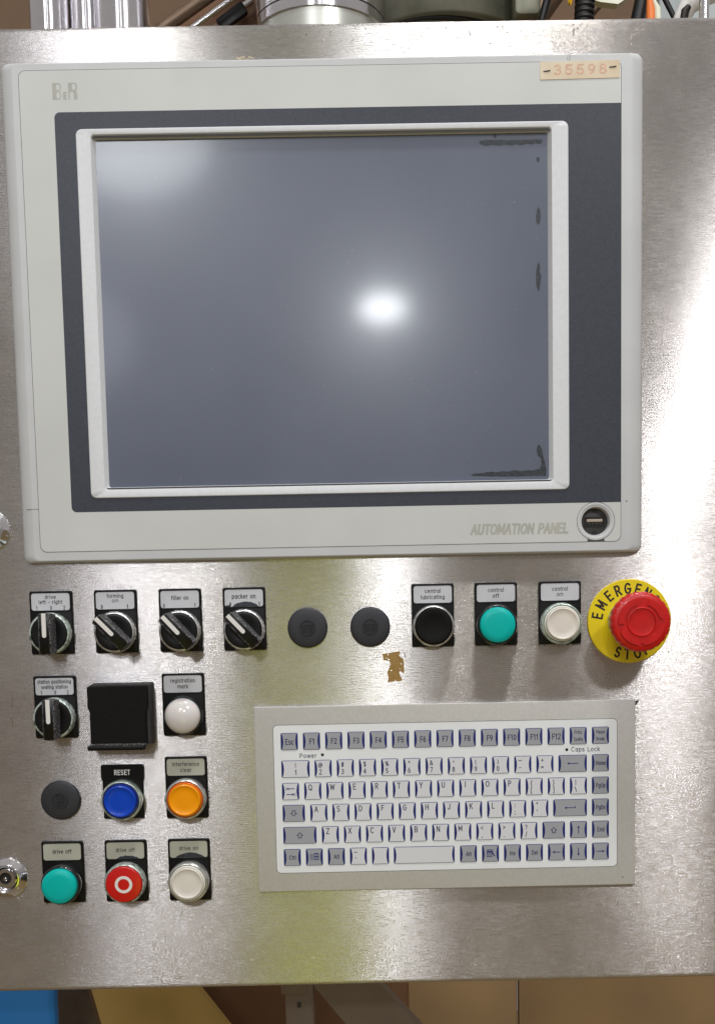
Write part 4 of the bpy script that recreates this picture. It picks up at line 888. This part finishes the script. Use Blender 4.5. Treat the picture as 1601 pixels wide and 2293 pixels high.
def vtube(name, label, x, y, r, z0, z1, m, cat='tube', ring=None, group=None):
    t = thing(name, label, cat, x, -y, z0, group)
    b = MB(); n = 40
    b.loops([[(r * math.cos(2 * math.pi * i / n), r * math.sin(2 * math.pi * i / n), z) for i in range(n)] for z in (0, z1 - z0)], True, True)
    obj('tube_wall', b, m, t, smooth=60)
    if ring:
        for zz in ring:
            b = MB(); b.loops([[((r + e) * math.cos(2 * math.pi * i / n), (r + e) * math.sin(2 * math.pi * i / n), z) for i in range(n)] for e, z in ((0, zz - 1), (.8, zz - .6), (.8, zz + .6), (0, zz + 1))], False, False)
            obj('tube_ring', b, m, t)
    return t
G = 'polished upright tubes behind the top left of the panel'
vtube('chrome_tube', 'polished upright tube nearest the left picture edge', -283, 300, 17.5, 350, 900, TUBEM, 'tube', group=G)
vtube('chrome_tube', 'polished upright tube in the middle of the three', -252, 320, 18.5, 350, 900, TUBEM, 'tube', group=G)
vtube('chrome_tube', 'widest polished upright tube, right of the three', -215, 300, 25.5, 350, 900, TUBEM, 'tube', group=G)

# diagonal rails behind
def rail(name, label, p0, p1, r, m, flat=None, cat='rail'):
    t = thing(name, label, cat, p0[0], -p0[1], p0[2])
    d = (p1[0] - p0[0], -(p1[1] - p0[1]), p1[2] - p0[2])
    if flat is None: obj('rail_tube', MB().tube([(0, 0, 0), d], r, 20), m, t, smooth=50)
    else:
        L = math.hypot(d[0], d[2]); a = math.atan2(d[2], d[0])
        b = MB(); b.box(0, L, -flat[1], flat[1], -flat[0], flat[0], 1.5); b.rot(a)
        obj('rail_bar', b, m, t)
    return t
rail('diagonal_rod', 'dark round rod slanting up beside the polished tubes', (-215, 330, 528), (-40, 330, 642), 6.5, DARKSTEEL)
rail('diagonal_rod', 'bright thin rod slanting up just below the dark rod', (-200, 325, 516), (-20, 325, 636), 3.0, CHROME)
rail('diagonal_beam', 'wide brown steel beam slanting up behind the rods', (-215, 380, 488), (20, 380, 658), 0, BROWNPL, (42, 18), 'beam')
lt = thing('toggle_latch', 'small dark toggle latch on the slanting brown beam', 'latch', -118, -350, 566)
b = MB(); b.box(-15, 15, 0, 8, -6, 6, 1.5); b.rot(R(34)); obj('latch_body', b, RUBBER, lt)
b = MB(); b.box(-36, -12, 0, 4, -5, 5, 1); b.rot(R(34)); obj('latch_plate', b, PINKISH, lt)
obj('latch_screw', MB().lathe([(2, 4), (1.5, 5.5)], 12, -20, -13), RUBBER, lt)
obj('latch_pin', MB().tube([(12, 6, 9), (20, 6, 14)], 3, 10), CHROME, lt)

def vcyl(t, name, x, y, prof, m, n=64, smooth=50):
    b = MB(); b.loops([[(x + r * math.cos(2 * math.pi * i / n), -y + r * math.sin(2 * math.pi * i / n), z) for i in range(n)] for r, z in prof], True, True)
    return obj(name, b, m, t, smooth=smooth)
dr = thing('polished_drum', 'polished steel drum standing on a bright cone, behind the middle of the top edge', 'drum', -32, -300, 0)
vcyl(dr, 'drum_wall', 0, 0, [(60, 535.0), (60, 900)], TUBEM)
vcyl(dr, 'drum_groove', 0, 0, [(59.3, 533.5), (59.3, 535.2)], SOCKETD)
vcyl(dr, 'drum_shell', 0, 0, [(60, 525.0), (60, 533.6)], TUBEM)
vcyl(dr, 'drum_base', 0, 0, [(58, 420), (58, 525.2)], mat('spun_aluminium', (216, 218, 210), 0.3, 0.8, vary=0.05, vscale=80))
dk_ = thing('flanged_disc', 'large grey cast disc with a pale base, right of the polished drum', 'disc', 85, -360, 0)
vcyl(dk_, 'disc_rim', 0, 0, [(84, 533), (86, 535), (86, 700)], GALV)
vcyl(dk_, 'disc_seam', -6, 0, [(80, 531.5), (80, 533.2)], SOCKETD)
vcyl(dk_, 'disc_base', -14, 0, [(74, 430), (74, 532)], MACHGREY)
obj('disc_lug', MB().box(60, 84, 60, 90, 528, 562, 4), GALV, dk_)
sp_ = thing('spacer_rod', 'thin bright steel rod with a collar behind the top edge', 'rod', 131, -300, 0)
vcyl(sp_, 'rod_wall', 0, 0, [(6, 450), (6, 700)], GALV)
vcyl(sp_, 'rod_collar', 0, 0, [(8.5, 551), (8.5, 700)], DARKSTEEL)
br_ = thing('mounting_bracket', 'pinkish machined bracket behind the thin bright rod', 'bracket', 118, -340, 0)
obj('bracket_plate', MB().box(-26, 26, 0, 12, 545, 700, 3), PINKISH, br_)
obj('bracket_foot', MB().box(2, 46, 2, 16, 552, 566, 3), PINKISH, br_)

def cable(name, label, pts, r, m, cat='cable', n=14, part='jacket'):
    p0 = pts[0]; t = thing(name, label, cat, p0[0], -p0[1], p0[2])
    obj(part, MB().tube([(x - p0[0], -(y - p0[1]), z - p0[2]) for x, y, z in pts], r, n), m, t, smooth=60)
    return t
cable('slanting_strut', 'brown flat strut slanting behind the cables', [(160, 420, 560), (235, 420, 660)], 12, DARKSTEEL, 'strut', part='strut_bar')
cable('slanting_strut', 'thin brown strut slanting behind the white plastic part', [(215, 420, 570), (300, 420, 660)], 5, DARKSTEEL, 'strut', part='strut_bar')
cable('black_cable', 'thin black cable rising left of the yellow tag', [(168, 290, 470), (171, 290, 528), (184, 290, 570), (196, 290, 620)], 3.6, RUBBER)
hs = cable('corrugated_hose', 'thick black corrugated hose behind the top edge', [(209, 280, 470), (209, 280, 530), (212, 280, 570), (214, 280, 640)], 8, RUBBER, 'hose')
for k in range(16):
    b = MB(); n_ = 20
    b.loops([[(r * math.cos(2 * math.pi * i / n_), r * math.sin(2 * math.pi * i / n_), z) for i in range(n_)] for r, z in ((8, -2), (9.3, -.9), (9.3, .9), (8, 2))], False, False)
    obj('hose_rib', b, RUBBER, hs, (0 + k * .28, 0, 42 + k * 5.2))
yt = thing('yellow_tag', 'crumpled yellow plastic tag hanging between the black cables', 'tag', 192, -270, 0)
b = MB(); lp = []
for z, w_, o_ in ((536, 1.5, 3), (546, 3, 3), (553, 8, 2), (558, 11, 0), (566, 12, 1), (580, 13, -1)):
    lp.append([(o_ - w_, 0, z), (o_ - w_ * .3, 3, z + 1), (o_ + w_ * .4, -1.5, z - 1), (o_ + w_, 1.5, z), (o_ + w_ * .3, -3, z), (o_ - w_ * .4, -2, z)])
b.loops(lp, True, True); obj('tag_sheet', b, YTAG, yt, smooth=25)
cable('black_cable', 'black cable rising behind the orange plug', [(262, 300, 470), (262, 300, 530), (270, 300, 565), (282, 300, 620)], 6.5, RUBBER)
cable('black_cable', 'thin dark cable crossing down beside the grey box', [(300, 300, 470), (297, 300, 538), (280, 300, 570), (262, 300, 610)], 2.6, RUBBER)
op_ = thing('orange_plug', 'small orange plug with a white tail beside the black cable', 'plug', 273, -290, 0)
obj('plug_body', MB().tube([(0, 0, 520), (0, 0, 540), (-1.5, 0, 552)], [4, 4, 2], 12), ORJACK, op_, smooth=50)
obj('plug_tail', MB().tube([(7, 1, 520), (6, 1, 540), (2, 1, 549)], [3.4, 3, 1.2], 12), IVORY, op_, smooth=50)
wp = thing('white_funnel', 'curved ivory plastic part hanging behind the black hose', 'plastic part', 236, -300, 0)
b = MB(); b.poly([(-19, 552), (-8, 549), (8, 547), (16, 552), (22, 561), (30, 590), (-16, 590)], -4, 6); obj('plastic_shell', b, IVORY, wp)
gb = thing('grey_enclosure', 'pale grey enclosure at the top right corner behind the panel', 'enclosure', 330, -380, 0)
obj('enclosure_body', MB().box(-27, 190, -60, 0, 440, 760, 4), GREYBOX, gb)
obj('enclosure_seam', MB().box(50, 52, 0, .6, 445, 755), SEAM, gb)
hd = thing('tubular_pull', 'white curved tubular handle in front of the grey enclosure', 'handle', 312, -300, 0)
obj('handle_tube', MB().tube([(-10, 0, 520), (-8, 0, 535), (-2, 2, 546), (8, 3, 552), (22, 2, 558), (40, 0, 575)], [7, 8, 8.5, 8.5, 9, 9], 16), WHITE, hd, smooth=50)
obj('handle_opening', MB().tube([(-9, 12, 528), (-7.5, 12, 537), (-4, 12, 541)], [3.6, 3.8, 2.6], 12), SOCKETD, hd, smooth=50)
vtube('steel_post', 'thin polished post in front of the grey enclosure', 314, 260, 4.5, 350, 800, CHROME, 'post')

# ------------------------------------------------------------------ behind and below the panel
bl = thing('blue_crate', 'bright blue plastic crate wall below the panel at lower left', 'crate', -400, -300, 0)
obj('crate_wall', MB().box(-170, 79, -16, 0, -900, -340, 4), BLUEPL, bl)
tb = thing('tan_cover_board', 'tan yellow board lying below the panel, left of the grey post', 'board', -235, -900, 0)
b = MB(); b.poly([(-330, -500), (-330, -1200), (400, -1200), (5, -640), (-35, -585), (-97, -500)], -20, 0); obj('board_face', b, TANPL, tb)
db = thing('brown_machine_door', 'dark brown machine door behind the tan board', 'door', -100, -1100, 0)
obj('door_panel', MB().box(-640, 160, -30, 0, -1240, -500, 4), BROWNPL, db)
ds = thing('shade_sheet', 'dark brown sheet put in as the shadow between the blue crate and the tan board', 'bracket', -330, -500, 0)
b = MB(); b.poly([(-90, -380), (-14, -380), (-8, -450), (4, -500), (30, -800), (-90, -800)], -14, 0); obj('shade_web', b, DARKSTEEL, ds)  # dark sheet put in for the shade beside the crate
ps = thing('frame_post', 'grey beige square frame post with a diagonal brace under the panel', 'frame', -75, -320, 0)
obj('post_tube', MB().box(-16, 13, -28, 0, -900, -330, 2), POST, ps)
obj('post_cap', MB().box(-20, 6, -28, 1.5, -398, -330, 2), POST, ps)
b = MB(); b.poly([(13, -392), (13, -330), (110, -330), (116, -404), (300, -620), (300, -900), (13, -900)][:0] or [(13, -390), (66, -330), (76, -384), (300, -640), (210, -640)], -24, -2); obj('diagonal_brace', b, POST, ps)
obj('bolt_slot', MB().box(-4, 0, 0, .8, -412, -406, .5), SOCKET, ps)
obj('bolt_head', MB().box(-2.5, 2.5, 1.5, 2.2, -387, -384, .5), SOCKETD, ps)
for i, (x0, x1, lb) in enumerate(((20, 293, 'tan cabinet door left of the dark vertical gap under the panel'), (297.5, 900, 'tan cabinet door right of the dark vertical gap under the panel'))):
    cdn = thing('cabinet_door', lb, 'door', (x0 + x1) / 2, -1480, 0, 'tan cabinet doors under the panel')
    w_ = (x1 - x0) / 2
    obj('door_sheet', MB().box(-w_, w_, -25, 0, -1240, -640, 3), CABINET, cdn)
    if i: obj('door_trim', MB().tube([(60, 3, -690), (330, 3, -860)], 9, 8), TANPL, cdn)

bpy.context.view_layer.update()
